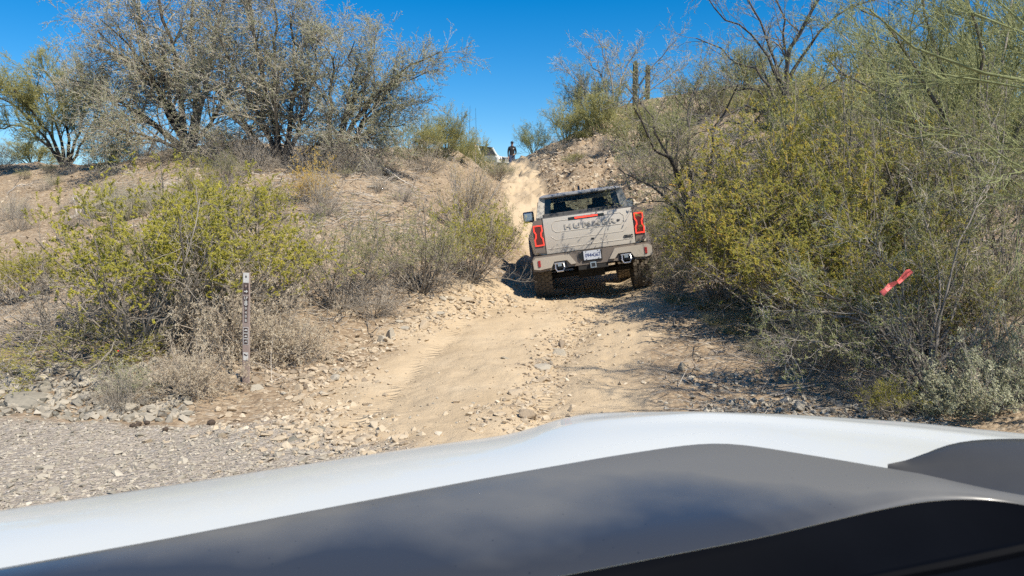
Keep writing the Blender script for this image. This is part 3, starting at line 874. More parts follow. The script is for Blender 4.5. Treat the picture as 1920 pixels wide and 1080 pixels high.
# every shrub prototype is about 1 m tall and 1 m in radius; plants copy it at their own size
def proto_creosote(seed, nst=42, lf=54, wood='creosote', leaf='creosote', low=False, ll=.0122, sparse=0, thr=.26, zs=1.2):
    rng = np.random.RandomState(seed)
    if low: zs = 1.0
    A, Ar = stems(rng, nst, 8, R(8), R(66 if not low else 80), 1.02, .25, .0095, .13, .05 if not low else .0, .18)
    A = A * np.array([1, 1, zs])
    B, Br = sprout(rng, A, Ar, 6, .3, .98, .75, .40, .45, .06, .26, 5, .62, .4)
    C, Cr = sprout(rng, B, Br, 5, .2, 1., .8, .20, .45, .05, .26, 4, .7, .5, rmin=.0011)
    D, Dr = sprout(rng, C, Cr, 3, .3, 1., .7, .085, .4, .06, .2, 3, .8, .6, rmin=.0009)
    w = wood_mesh('stem', rng, [(A, Ar, 5, (.15, .6)), (B, Br, 4, (.2, .7)), (C, Cr, 3, (.25, .85)), (D[::2], Dr[::2], 3, (.3, .9))])
    kp = (lambda e: (vnoise(e[:, 0] * 5 + seed, e[:, 1] * 5 + e[:, 2] * 4) > -.16) & (e[:, 2] > zs * (thr + rng.rand(len(e)) * .34)) & (rng.rand(len(e)) > sparse)) if not low else (lambda e: rng.rand(len(e)) > .2 + sparse * .8)
    f = leaf_mesh('foliage', rng, D, lf, ll, ll * .48, .1, 1.1, .8, .25, (.45, .2), .12, kp)
    return [('stem', w, W[wood]), ('foliage', f, LF[leaf]), zs]
def proto_twiggy(seed, wood='dry', leaf='dry', nst=60, lf=10, ll=.026, ang=(0, 85), trop=.02, wig=.2, wr=.45, frac=.6):
    rng = np.random.RandomState(seed)
    A, Ar = stems(rng, nst, 7, R(ang[0]), R(ang[1]), .95, .35, .0075, .16, trop, wig)
    B, Br = sprout(rng, A, Ar, 7, .2, 1, .7, .34, .5, .02, .25, 5, .6, .45)
    C, Cr = sprout(rng, B, Br, 5, .2, 1, .8, .14, .5, .0, .25, 3, .7, .5, rmin=.0014)
    w = wood_mesh('stem', rng, [(A, Ar, 5, (.2, .8)), (B, Br, 3, (.3, .9)), (C, Cr, 3, (.35, 1.))])
    f = leaf_mesh('foliage', rng, C, lf, ll, ll * wr, .1, 1.05, 1., .0, (.5, .22), .12, lambda e: rng.rand(len(e)) < frac)
    return [('stem', w, W[wood]), ('foliage', f, LF[leaf])]
def proto_broom(seed, wood='palo', leaf='palo', nst=26, lf=5, ll=.03):
    rng = np.random.RandomState(seed)
    A, Ar = stems(rng, nst, 8, R(5), R(70), .8, .25, .010, .12, .08, .16)
    A = A * np.array([1, 1, 1.4])
    B, Br = sprout(rng, A, Ar, 7, .3, 1, .6, .4, .4, .18, .14, 5, .6, .4)
    C, Cr = sprout(rng, B, Br, 6, .2, 1, .5, .22, .4, .2, .12, 4, .65, .45, rmin=.0014)
    D, Dr = sprout(rng, C, Cr, 3, .2, 1, .5, .12, .4, .2, .12, 3, .8, .5, rmin=.0011)
    w = wood_mesh('stem', rng, [(A, Ar, 5, (.0, .5)), (B, Br, 3, (.2, .7)), (C, Cr, 3, (.3, .9)), (D, Dr, 3, (.4, 1))])
    f = leaf_mesh('foliage', rng, D, lf, ll, ll * .35, .1, 1.05, .6, .3, (.5, .2), .13)
    return [('stem', w, W[wood]), ('foliage', f, LF[leaf]), 1.4]
def proto_grass(seed, leaf='grass', n=420, spread=50, h=1.0):
    rng = np.random.RandomState(seed)
    A, Ar = stems(rng, n, 5, 0, R(spread), h, .4, .006, .35, -.06, .12)
    Ar = Ar * np.linspace(1, .25, 5)[None]
    w = wood_mesh('blades', rng, [(A, Ar, 3, (.1, 1.))])
    return [('blades', w, LF[leaf])]
PRO = {
 'creosote': [proto_creosote(1), proto_creosote(2), proto_creosote(3, 36)],
 'creosote_dull': [proto_creosote(4, leaf='creosote_dull', lf=26, zs=1.5), proto_creosote(5, 50, leaf='creosote_dull', lf=24, sparse=.12, zs=1.45)],
 'creosote_gold': [proto_creosote(6, 46, 44, leaf='creosote_gold', thr=.05, zs=1.6), proto_creosote(7, 46, 42, leaf='creosote_gold', thr=.0, zs=1.5)],
 'creosote_low': [proto_creosote(8, 30, 18, low=True)],
 'dry': [proto_twiggy(11), proto_twiggy(12, nst=75)],
 'drybare': [proto_twiggy(13, 'grey', 'dry', 55, 3, .02, (0, 75), .03, .14, frac=.35), proto_twiggy(14, 'creosote', 'dry', 60, 3, .02, (0, 80), .03, .16, frac=.3)],
 'rust': [proto_twiggy(15, 'grey', 'rust', 46, 5, .03, (0, 60), .05, .12, frac=.6)],
 'greyleaf': [proto_twiggy(16, 'grey', 'grey', 45, 5, .06, (0, 85), .04, .14, .42, .8), proto_twiggy(17, 'grey', 'grey', 40, 6, .05, (0, 80), .04, .14, .42, .9)],
 'orange': [proto_twiggy(18, 'grey', 'orange', 40, 7, .03, (0, 70), .04, .14, .5, .8)],
 'broom': [proto_broom(21), proto_broom(22, nst=32)],
 'broom_green': [proto_broom(23, leaf='palo_green'), proto_broom(24, leaf='mesq', wood='mesq')],
 'woody': [proto_twiggy(25, 'mesq', 'mesq', 60, 3, .03, (10, 88), .03, .13, frac=.3)],
 'grass': [proto_grass(31), proto_grass(32, n=300, spread=65)],
 'greengrass': [proto_grass(33, 'greengrass', 380, 70)],
}
KIND = {'creosote': ('creosote_bush', 'bush'), 'creosote_dull': ('creosote_bush', 'bush'), 'creosote_gold': ('creosote_bush', 'bush'), 'creosote_low': ('creosote_bush', 'bush'),
        'dry': ('dry_shrub', 'shrub'), 'drybare': ('bare_shrub', 'shrub'), 'rust': ('dry_shrub', 'shrub'), 'greyleaf': ('grey_leaved_shrub', 'shrub'), 'orange': ('flowering_shrub', 'shrub'),
        'broom': ('palo_verde_bush', 'bush'), 'broom_green': ('desert_bush', 'bush'), 'woody': ('woody_shrub', 'shrub'), 'grass': ('grass_tuft', 'grass tuft'), 'greengrass': ('grass_tuft', 'grass tuft')}
_cnt = {}
def plant(kind, px, d, width, hgt, label, group=None, rz=None, lean=(0, 0), dz=-.02, var=None):
    vs = PRO[kind]
    c = _cnt.get(kind, 0); _cnt[kind] = c + 1
    parts = vs[(c if var is None else var) % len(vs)]
    zs = 1.0
    if isinstance(parts[-1], float): parts, zs = parts[:-1], parts[-1]
    nm, cat = KIND[kind]
    rr = random.Random(c * 31 + len(kind) * 7 + int(abs(px)))
    root = empty(nm, ground_at(px, d) + Vector((0, 0, dz)), (lean[0], lean[1], rr.uniform(-.75, .75) if rz is None else rz))
    # prototype reaches about .95 out and 1.02 up
    root.scale = (width / 1.9, width / 1.9, hgt / (1.02 * zs))
    tag(root, label, cat, group)
    for pn, me, mat in parts:
        if not me.materials: me.materials.append(mat)
        o = bpy.data.objects.new(pn, me); COL.objects.link(o); o.parent = root
    return root

PL = [
 # left bank
 ('creosote', 262, 9.7, 3.1, 1.95, 'large yellow-green creosote bush with dark bare stems, left of the marker post'),
 ('creosote', 455, 10.9, 2.6, 1.75, 'yellow-green creosote bush right behind the marker post'),
 ('drybare', 110, 10.3, 2.2, .95, 'bare twiggy shrub spreading at the left edge beside the large creosote'),
 ('creosote', 365, 11.4, 2.6, 1.75, 'creosote bush showing above and behind the large one on the left'),
 ('creosote_low', 130, 9.1, 1.9, .62, 'low spreading creosote bush on the stony left bank'),
 ('dry', 430, 9.7, 1.5, 1.35, 'dry beige shrub crowding the marker post'),
 ('dry', 345, 8.35, 1.0, .66, 'low tangled dead shrub left of the foot of the marker post'),
 ('dry', 535, 9.8, 1.2, .9, 'dry beige shrub just right of the marker post'),
 ('drybare', 215, 8.0, .75, .45, 'grey bare shrub with hanging roots at the edge of the wash'),
 ('greyleaf', 232, 8.4, .55, .36, 'small pale-leaved shrub on top of the hanging roots'),
 ('creosote_dull', 640, 12.0, 1.9, 1.5, 'dull green creosote bush between the post and the trail'),
 ('drybare', 700, 11.9, 1.2, .55, 'bare purple-grey shrub at the foot of the dull creosote bush'),
 ('creosote_dull', 790, 13.0, 1.9, 1.35, 'creosote bush with grey stems above the left rock row'),
 ('creosote', 880, 14.2, 1.7, 1.35, 'green creosote bush beside the shadow of the truck'),
 ('rust', 868, 17.6, 1.9, 1.75, 'tall rusty dry bush on the slope left of the truck'),
 ('creosote_dull', 930, 18.6, 1.2, 1.3, 'upright green bush right beside the upper trail'),
 ('rust', 895, 22.5, 1.5, 1.05, 'rusty dry bush higher up beside the trail'),
 ('creosote_dull', 935, 31, 1.5, .8, 'green bush below the standing person'),
 ('creosote_dull', 880, 36, 2.0, .9, 'olive bush in front of the white vehicle'),
 ('orange', 590, 17.8, 1.2, .95, 'small shrub with orange-yellow leaves below the ironwood'),
 ('drybare', 610, 16.3, 1.1, .9, 'grey bare shrub below the orange-yellow shrub'),
 ('creosote', 375, 17.0, 1.0, 1.1, 'small bright green bush below the trunk of the left ironwood'),
 ('creosote', 500, 16.0, 1.3, .8, 'small yellow-green bush on the slope behind the post'),
 ('drybare', 755, 18.5, .8, .45, 'small dry tuft-like shrub on the bare hillside'),
 ('drybare', 715, 18.8, .7, .35, 'flat dry shrub beside the tuft-like shrub on the bare hillside'),
 ('grass', 250, 17.5, 1.6, .95, 'tall pale grass clump behind the large creosote bush'),
 ('grass', 315, 18.0, 1.4, .8, 'second pale grass clump, nearer the ironwood'),
 ('grass', 190, 18.5, 1.1, .7, 'pale grass clump nearest the fallen branch'),
 ('drybare', 28, 20.0, 1.2, .7, 'grey rounded shrub on the slope at the left edge'),
 ('drybare', 5, 31, 1.8, 1.1, 'dark grey shrub at the left edge of the ridge'),
 ('broom', 205, 27.0, 2.2, 1.6, 'olive bush between the small tree and the big ironwood'),
 ('broom', 70, 34, 3.0, 1.2, 'low bush on the ridge behind the small tree'),
 ('drybare', 265, 29, 2.2, 1.0, 'grey scrub bush on the ridge below the ironwood crown'),
 ('broom', 770, 27.5, 2.6, 1.9, 'yellow-green bush at the right end of the left ridge'),
 ('broom', 835, 29.5, 2.6, 1.9, 'yellow-green bush second from the right on the left ridge'),
 ('broom', 868, 33, 2.0, 1.8, 'pale yellow bush at the foot of the sky gap'),
 ('drybare', 800, 25, 2.0, 1.0, 'grey dry shrub below the yellow-green ridge bushes'),
 ('creosote_dull', 420, 19.5, 1.2, .9, 'dull bush under the left ironwood'),
 ('creosote', 30, 12.5, 1.5, .9, 'sparse bush on the bare slope at the left edge'),
 ('drybare', 425, 23.2, 2.0, 1.25, 'tangle of dead grey branches hanging left of the forked ironwood trunk'),
 ('drybare', 480, 21.6, 1.7, 1.1, 'dead grey brush right at the foot of the forked ironwood'),
 ('drybare', 575, 21.8, 1.6, 1.1, 'dead grey brush between the two right-hand ironwoods'),
 ('drybare', 645, 21.0, 1.5, 1.2, 'dark dead brush at the foot of the rightmost ironwood'),
 ('drybare', 690, 24.0, 2.4, 1.0, 'dead brush on the ridge under the reaching ironwood limbs'),
 ('drybare', 330, 24.0, 2.2, .9, 'dead brush below the leftmost ironwood'),
 ('broom', 876, 39, 3.2, 2.6, 'pale olive bush partly hiding the white off-road vehicle'),
 ('creosote_dull', 903, 41, 2.0, 1.55, 'little bush right in front of the white off-road vehicle'),
 # far right bank
 ('broom_green', 1000, 44, 2.6, 1.9, 'green bush on the crest right of the standing person'),
 ('broom', 1062, 41, 3.2, 2.6, 'golden bush at the left end of the right ridge'),
 ('broom', 1120, 39, 3.4, 2.5, 'golden-green bush on the ridge left of the cacti'),
 ('broom_green', 1105, 44, 4.0, 3.8, 'tall grey-green bush behind the golden ridge bushes'),
 ('drybare', 1140, 33.5, 2.4, 1.0, 'grey dry shrub on top of the cut bank'),
 ('drybare', 1060, 38.5, 2.0, .7, 'low dry shrub along the crest of the cut bank'),
 ('broom', 1185, 33, 2.8, 1.8, 'olive bush above the cab of the truck'),
 ('broom_green', 1240, 31, 3.0, 2.3, 'dense olive bush below the saguaro cacti'),
 ('creosote_dull', 1215, 26.5, 2.2, 1.5, 'dull green bush on the slope behind the truck'),
 ('broom_green', 1310, 36, 4.0, 2.8, 'olive bush on the ridge right of the cacti'),
 ('creosote_dull', 1275, 22.5, 1.8, 1.7, 'dull green bush at the leaning mesquite'),
 ('broom', 1390, 40, 4.0, 2.6, 'bush on the ridge behind the dead tree'),
 ('drybare', 1350, 27, 2.6, 1.6, 'grey scrub on the slope left of the dead tree'),
 ('creosote_dull', 1245, 17.0, 1.3, 1.5, 'green bush growing against the right side of the truck'),
 ('drybare', 1275, 15.0, 1.3, 1.2, 'grey bare shrub between the truck and the big golden bush'),
 ('creosote_dull', 1262, 13.9, .9, .8, 'small green bush near the right rear wheel'),
 # right foreground
 ('creosote_gold', 1430, 12.6, 2.9, 2.6, 'large golden-green creosote bush right of the truck'),
 ('creosote_gold', 1560, 12.0, 2.9, 3.1, 'tallest golden creosote bush in the middle of the right bank'),
 ('creosote_gold', 1350, 12.4, 2.0, 1.9, 'golden creosote bush nearest the truck on the right bank'),
 ('creosote_gold', 1600, 9.8, 2.2, 1.35, 'low golden bush just left of the pink ribbon'),
 ('creosote_gold', 1480, 11.0, 2.4, 1.9, 'golden creosote bush overhanging the sandy bank'),
 ('creosote_gold', 1640, 10.6, 2.4, 2.1, 'golden creosote bush behind the pink ribbon'),
 ('creosote_dull', 1760, 11.5, 3.0, 3.0, 'dark green creosote bush right of the tallest golden one'),
 ('creosote_dull', 1890, 10.0, 2.6, 2.8, 'dark green bush at the right edge'),
 ('creosote_dull', 1640, 15.0, 3.0, 3.2, 'green bush behind the tallest golden creosote bush'),
 ('broom_green', 1520, 17.0, 3.4, 3.3, 'dull green bush below the dead tree'),
 ('broom_green', 1720, 19.0, 4.0, 3.8, 'green thicket bush under the palo verde crown'),
 ('broom_green', 1880, 17.0, 4.0, 4.0, 'green thicket bush at the right edge under the palo verde'),
 ('broom', 1560, 26.0, 4.5, 3.6, 'pale olive bush on the upper right slope'),
 ('broom', 1450, 31.0, 4.0, 2.6, 'olive bush on the slope right behind the dead tree'),
 ('broom_green', 1680, 30.0, 6.0, 4.6, 'tall bush on the ridge at upper right'),
 ('broom_green', 1860, 27.0, 6.0, 5.0, 'tall bush on the ridge at the right edge'),
 ('woody', 1775, 7.7, 2.0, 1.35, 'spreading woody shrub with bare grey branches under the pink ribbon'),
 ('creosote_gold', 1715, 8.9, 1.9, 1.35, 'golden bush right behind the pink ribbon, low on the bank'),
 ('creosote_dull', 1870, 8.3, 1.9, 1.6, 'green bush at the right edge above the brittlebush'),
 ('woody', 1590, 9.2, 2.0, .75, 'bare-branched shrub at the foot of the golden bushes'),
 ('greyleaf', 1862, 6.7, .95, .62, 'grey-leaved brittlebush at the lower right above the hood'),
 ('greyleaf', 1780, 6.9, .7, .42, 'smaller grey-leaved plant beside the brittlebush'),
 ('greyleaf', 1925, 6.9, .8, .75, 'grey-leaved plant cut off by the right edge'),
 ('creosote', 1690, 6.9, .55, .34, 'small yellow-green sprig at the edge of the hood'),
 ('drybare', 1490, 9.0, 1.1, .42, 'low grey brush in the shade on the right bank'),
 ('creosote_dull', 1560, 8.6, .9, .5, 'low dark brush beneath the woody shrub'),
 ('drybare', 1640, 7.7, 1.0, .4, 'dry brush on the shaded stones above the hood'),
]
for r_ in PL: plant(*r_)
for k, (px, d) in enumerate([(1290, 13.0), (1330, 12.3), (1370, 12.0), (1420, 11.3), (1460, 10.6), (1500, 10.0), (1440, 9.6), (1270, 13.4), (1385, 10.9), (1540, 9.3), (1350, 11.4)]):
    plant('greengrass', px, d, .62, .26, 'short greenish dry grass tuft under the right-hand bushes', 'grass tufts under the right-hand bushes')
rq = random.Random(8)
for k in range(40):
    px, d = rq.uniform(-40, 890), rq.uniform(14, 30)
    if 640 < px < 800 and d < 24 and rq.random() < .7: continue
    if abs(trail_st(np.array([(px - 960) / FPX * d]), np.array([d]))[1][0]) < 1.3: continue
    s = rq.uniform(.25, .6)
    plant(rq.choice(['drybare', 'drybare', 'grass', 'creosote_dull']), px, d, s * 1.5, s, 'small low scrub plant dotted over the left hillside', 'scrub on the left hillside')
for k in range(34):
    px, d = rq.uniform(1200, 1960), rq.uniform(16, 40)
    s = rq.uniform(.5, 1.3)
    plant(rq.choice(['drybare', 'broom', 'creosote_dull', 'broom_green']), px, d, s * 1.8, s, 'scrub bush filling the right hillside between the larger bushes', 'scrub on the right hillside')
for k in range(9):
    px, d = rq.uniform(1000, 1200), rq.uniform(33, 43)
    plant(rq.choice(['drybare', 'broom']), px, d, rq.uniform(.8, 1.6), rq.uniform(.4, .8), 'little shrub along the top of the cut bank', 'shrubs on the cut bank')

# trees: main limbs laid out by hand, the rest sprouts from them
def limb_arrays(rng, limbs, d, k=11, wob=.05, spread=1.2):
    out, rad = [], []
    for pts, r0, r1 in limbs:
        n = len(pts)
        dd = rng.uniform(-spread, spread)
        W3 = np.array([P(p[0], p[1], d + (p[2] if len(p) > 2 else dd * (i / (n - 1)) ** 1.2)) for i, p in enumerate(pts)])
        L = np.r_[0, np.cumsum(np.linalg.norm(np.diff(W3, axis=0), axis=1))]
        s = np.linspace(0, L[-1], k)
        q = np.stack([np.interp(s, L, W3[:, c]) for c in range(3)], -1)
        q[1:-1] = (q[:-2] + 2 * q[1:-1] + q[2:]) / 4
        q[1:] += rng.normal(0, wob, (k - 1, 3)) * np.linspace(.3, 1, k - 1)[:, None]
        out.append(q); rad.append(r0 + (r1 - r0) * np.linspace(0, 1, k) ** .42)
    return np.stack(out), np.stack(rad)
def make_tree(name, label, base, d, limbs, seed, wood, trunk_wood, leaf, l1, l2, l3, lf, spread=1.2, hang=None, group=None):
    rng = np.random.RandomState(seed)
    A, Ar = limb_arrays(rng, limbs, d, spread=spread)
    o0 = np.array(P(base[0], base[1], d)); o0[2] = z_at(o0[0], o0[1])
    sh = o0 - A[0][0]; sh[0] = sh[1] = 0
    A = A - o0 
    A[:, 0, 2] = np.minimum(A[:, 0, 2], A[:, 0, 2] + 0)
    B, Br = sprout(rng, A, Ar, *l1)
    C, Cr = sprout(rng, B, Br, *l2)
    D, Dr = sprout(rng, C, Cr, *l3)
    root = empty(name, o0)
    tag(root, label, 'tree', group)
    link('trunk', wood_mesh('trunk', rng, [(A, Ar, 7, (.1, .7))]), W[trunk_wood], root)
    lv = [(B, Br, 4, (.1, .6)), (C, Cr, 3, (.3, .9)), (D, Dr, 3, (.4, 1.))]
    if hang:
        Hh, Hr = sprout(rng, A, Ar, *hang)
        G, Gr = sprout(rng, Hh, Hr, 5, .3, 1, .5, .35, .4, -.1, .2, 4, .6, .4, rmin=.004)
        lv += [(Hh, Hr, 3, (.5, 1.)), (G, Gr, 3, (.5, 1.))]
    link('branches', wood_mesh('branches', rng, lv), W[wood], root)
    link('crown', leaf_mesh('crown', rng, D, *lf), LF[leaf], root)
    return root
def S(n, t0, t1, ang, L, Lv=.4, up=.1, wig=.16, k=5, rr=.55, rend=.4, taper=.35, trop=0., rmin=.004):
    return (n, t0, t1, ang, L, Lv, up, wig, k, rr, rend, taper, trop, rmin)
T_ = .10
make_tree('ironwood_tree', 'tall grey-green ironwood tree on the left ridge, its crown cut off at the top', (350, 276), 25.5, [
    ([(350, 282), (335, 220), (300, 170), (250, 120), (185, 95)], .16, .03),
    ([(348, 282), (340, 200), (330, 110), (300, 20), (290, -70)], .17, .03),
    ([(358, 282), (380, 180), (400, 90), (420, 0), (430, -80)], .16, .03),
    ([(345, 282), (290, 235), (220, 190), (160, 150), (125, 150)], .13, .02),
    ([(352, 282), (310, 190), (250, 90), (190, 35)], .14, .02),
    ([(350, 282), (290, 262), (240, 240), (215, 250)], .10, .02),
    ([(355, 282), (370, 200), (360, 100), (360, 0), (365, -70)], .14, .03),
    ([(355, 282), (300, 190), (260, 60), (250, -40)], .13, .03),
    ([(355, 282), (395, 230), (430, 170), (440, 80)], .12, .02),
    ([(350, 282), (270, 210), (200, 190), (215, 230)], .09, .02),
    ], 101, 'iron', 'trunkdark', 'iron', S(17, .18, 1, .8, 1.7, .45, .12), S(8, .15, 1, .8, .9, .45, -.02), S(8, .12, 1, .8, .42, .45, -.02, .2, 4, .6, .45, .3, 0, .0056),
    (6, .055, .021, .1, 1.1, .8, .15, (.5, .2), .15), 2.2, S(4, .3, .9, .9, 1.0, .4, -.5, .16, 5, .3, .4, .3, -.12, .006))
make_tree('ironwood_tree', 'broad ironwood tree with dark forked trunk in the middle of the left ridge', (527, 314), 23.0, [
    ([(525, 322), (518, 230), (490, 130), (470, 30), (455, -70)], .15, .03),
    ([(530, 322), (545, 220), (555, 120), (545, 20)], .14, .025),
    ([(532, 322), (570, 210), (590, 130), (600, 70)], .13, .02),
    ([(520, 322), (460, 230), (410, 170), (370, 150)], .13, .02),
    ([(515, 322), (455, 285), (410, 285), (390, 310)], .08, .015),
    ([(528, 322), (500, 240), (440, 130), (400, 60)], .13, .02),
    ([(528, 322), (510, 200), (520, 90), (510, -20)], .13, .02),
    ([(535, 322), (590, 270), (640, 260), (670, 280)], .08, .015),
    ], 102, 'iron', 'trunkdark', 'iron', S(18, .15, 1, .8, 1.5, .45, .12), S(8, .15, 1, .8, .85, .45, -.02), S(8, .12, 1, .8, .4, .45, -.02, .2, 4, .6, .45, .3, 0, .0054),
    (6, .054, .021, .1, 1.1, .8, .15, (.5, .2), .15), 1.8, S(6, .12, .8, .9, 1.1, .4, -.6, .16, 5, .3, .4, .3, -.14, .006))
make_tree('ironwood_tree', 'ironwood tree with limbs reaching right over the open sky', (627, 312), 22.0, [
    ([(622, 322), (618, 220), (628, 130), (612, 85)], .11, .02),
    ([(626, 322), (660, 230), (715, 160), (780, 115), (825, 95)], .13, .015),
    ([(628, 322), (690, 215), (750, 190), (735, 190), (725, 225)], .09, .012),
    ([(624, 322), (650, 210), (690, 130), (705, 70)], .11, .015),
    ([(628, 322), (680, 225), (740, 150), (800, 135)], .09, .012),
    ([(626, 322), (640, 240), (665, 150), (655, 80)], .09, .012),
    ([(626, 322), (665, 262), (720, 232), (758, 240)], .06, .012),
    ], 103, 'iron', 'trunkdark', 'iron', S(14, .25, 1, .7, 1.1, .45, .16), S(7, .2, 1, .75, .65, .45, .04), S(7, .15, 1, .75, .32, .4, .1, .18, 4, .6, .45, .3, 0, .0036),
    (6, .053, .020, .1, 1.1, .8, .2, (.5, .2), .15), 1.2, S(7, .02, .35, .9, 1.0, .4, -.7, .16, 5, .3, .4, .3, -.14, .005))
make_tree('palo_verde_tree', 'small yellow-green palo verde tree at the left edge of the ridge', (125, 313), 29.5, [
    ([(122, 320), (100, 260), (50, 200), (15, 150)], .11, .02),
    ([(124, 320), (110, 240), (80, 170), (70, 145)], .10, .02),
    ([(126, 320), (130, 250), (110, 180), (85, 130)], .10, .02),
    ([(126, 320), (150, 240), (160, 190), (140, 140)], .09, .02),
    ([(124, 320), (90, 270), (40, 235), (-10, 235)], .09, .02),
    ([(126, 320), (165, 250), (190, 200), (185, 170)], .08, .015),
    ([(124, 320), (80, 250), (20, 190), (-30, 170)], .09, .02),
    ], 104, 'palo', 'trunkdark', 'palo', S(13, .3, 1, .7, 1.15, .4, .1), S(9, .2, 1, .6, .65, .4, .1), S(8, .15, 1, .55, .32, .4, .1, .14, 4, .6, .45, .3, 0, .0045),
    (11, .055, .014, .1, 1.1, .6, .2, (.5, .2), .15), 1.4)
make_tree('palo_verde_tree', 'large green palo verde tree arching over the right bank', (1815, 420), 12.5, [
    ([(1815, 470), (1800, 300), (1750, 180), (1690, 80), (1620, 10)], .09, .012),
    ([(1815, 470), (1810, 260), (1770, 120), (1730, 0), (1700, -80)], .09, .012),
    ([(1817, 470), (1830, 260), (1840, 100), (1810, -60)], .09, .012),
    ([(1817, 470), (1850, 270), (1890, 120), (1900, -40)], .08, .012),
    ([(1815, 470), (1765, 290), (1690, 200), (1600, 150), (1550, 110)], .08, .01),
    ([(1818, 470), (1880, 300), (1940, 200), (1990, 120)], .08, .012),
    ([(1815, 470), (1745, 250), (1650, 110), (1580, 60)], .08, .01),
    ], 105, 'palo', 'mesq', 'palo_green', S(10, .25, 1, .6, 1.1, .4, .2), S(8, .15, 1, .55, .55, .4, .18), S(7, .1, 1, .5, .32, .4, .15, .12, 4, .6, .45, .3, 0, .0028),
    (6, .05, .011, .1, 1.1, .5, .3, (.5, .22), .15), 1.5)
make_tree('palo_verde_tree', 'pale green palo verde limbs reaching in from beyond the right edge', (2230, 700), 6.3, [
    ([(2230, 760), (2180, 420), (2080, 220), (1960, 155), (1840, 140), (1720, 108), (1628, 38)], .06, .006),
    ([(2230, 760), (2170, 430), (2060, 240), (1940, 165), (1810, 150), (1700, 120), (1640, 100)], .05, .005),
    ([(2230, 760), (2200, 300), (2080, 60), (1940, -40), (1800, -110), (1650, -160)], .06, .006),
    ([(2230, 760), (2210, 200), (2150, -50), (2000, -200), (1800, -300)], .06, .006),
    ([(2230, 760), (2150, 450), (2040, 340), (1930, 310), (1830, 240)], .04, .005),
    ([(2230, 760), (2240, 300), (2200, 0), (2100, -300)], .06, .008),
    ([(2230, 760), (2200, 300), (2060, 120), (1930, 60), (1800, 20)], .05, .006),
    ([(2230, 760), (2230, 250), (2130, 30), (1990, -60), (1850, -150)], .05, .006),
    ([(2230, 760), (2180, 400), (2080, 330), (1990, 380), (1900, 420)], .04, .005),
    ([(2230, 760), (2150, 330), (2020, 130), (1900, 20), (1790, -60)], .05, .006),
    ], 110, 'palo', 'palo', 'palo_green', S(7, .35, 1, .55, .8, .4, .2), S(6, .15, 1, .5, .42, .4, .15), S(6, .1, 1, .45, .24, .4, .12, .1, 4, .6, .45, .3, 0, .0016),
    (5, .032, .005, .1, 1.1, .4, .2, (.5, .22), .15), .9)
make_tree('dead_tree', 'dark leafless tree standing against the sky above the golden bushes', (1478, 275), 19.0, [
    ([(1478, 300), (1474, 190), (1478, 100), (1500, 40), (1560, -30)], .12, .03),
    ([(1476, 230), (1430, 140), (1370, 105), (1305, 70)], .06, .012),
    ([(1477, 200), (1445, 80), (1405, 10), (1380, -50)], .06, .015),
    ([(1478, 150), (1530, 60), (1600, 12), (1660, -8)], .06, .015),
    ([(1476, 240), (1430, 172), (1372, 162), (1335, 172)], .06, .012),
    ([(1476, 250), (1400, 190), (1345, 230), (1300, 300)], .05, .012),
    ([(1478, 190), (1420, 60), (1340, 30), (1320, -40)], .05, .012),
    ([(1478, 160), (1470, 60), (1450, -40)], .05, .015),
    ([(1480, 220), (1550, 160), (1620, 130)], .05, .012),
    ([(1478, 270), (1440, 240), (1360, 230), (1290, 260)], .05, .012),
    ], 106, 'mesq', 'dead', 'mesq', S(8, .25, 1, .7, .9, .5, .1, .22), S(6, .2, 1, .7, .45, .5, .0, .22), S(4, .15, 1, .7, .22, .5, .0, .2, 4, .6, .5, .3, 0, .003),
    (2, .05, .014, .2, 1.1, .8, .1, (.5, .2), .15), 1.2)
make_tree('mesquite_tree', 'leaning dark-limbed mesquite tree up the slope to the right of the truck', (1312, 440), 14.8, [
    ([(1312, 455), (1275, 335), (1235, 265), (1185, 205)], .09, .012),
    ([(1308, 455), (1262, 385), (1205, 335), (1160, 315)], .06, .01),
    ([(1314, 455), (1345, 330), (1400, 245), (1435, 205)], .09, .015),
    ([(1312, 455), (1292, 310), (1290, 205), (1325, 125)], .07, .012),
    ([(1310, 455), (1258, 305), (1218, 228), (1185, 160)], .07, .01),
    ([(1314, 455), (1370, 360), (1440, 300), (1500, 280)], .07, .012),
    ([(1312, 455), (1320, 330), (1350, 220), (1390, 160)], .07, .012),
    ], 107, 'mesq', 'dead', 'mesq', S(9, .2, 1, .7, .9, .5, .1, .2), S(7, .2, 1, .7, .5, .5, .06, .2), S(5, .15, 1, .7, .24, .5, .05, .2, 4, .6, .5, .3, 0, .003),
    (4, .05, .016, .1, 1.1, .8, .1, (.5, .2), .15), 1.3)
make_tree('bare_palo_verde_tree', 'bare grey-branched tree around the saguaro cacti', (1155, 210), 43, [
    ([(1152, 225), (1148, 150), (1130, 95), (1122, 76)], .08, .02),
    ([(1154, 225), (1165, 140), (1195, 95)], .06, .02),
    ([(1160, 225), (1210, 140), (1245, 100), (1265, 78)], .06, .02),
    ([(1152, 225), (1130, 150), (1100, 105)], .06, .02),
    ([(1156, 225), (1240, 150), (1290, 120)], .06, .02),
    ([(1150, 225), (1090, 160), (1060, 130)], .06, .02),
    ], 108, 'grey', 'grey', 'iron', S(8, .3, 1, .6, 1.3, .5, .2, .2), S(6, .2, 1, .6, .7, .5, .1, .2), S(5, .15, 1, .6, .4, .5, .1, .2, 4, .6, .5, .3, 0, .006),
    (2, .09, .03, .2, 1.1, .8, .2, (.5, .2), .15), 2.0)
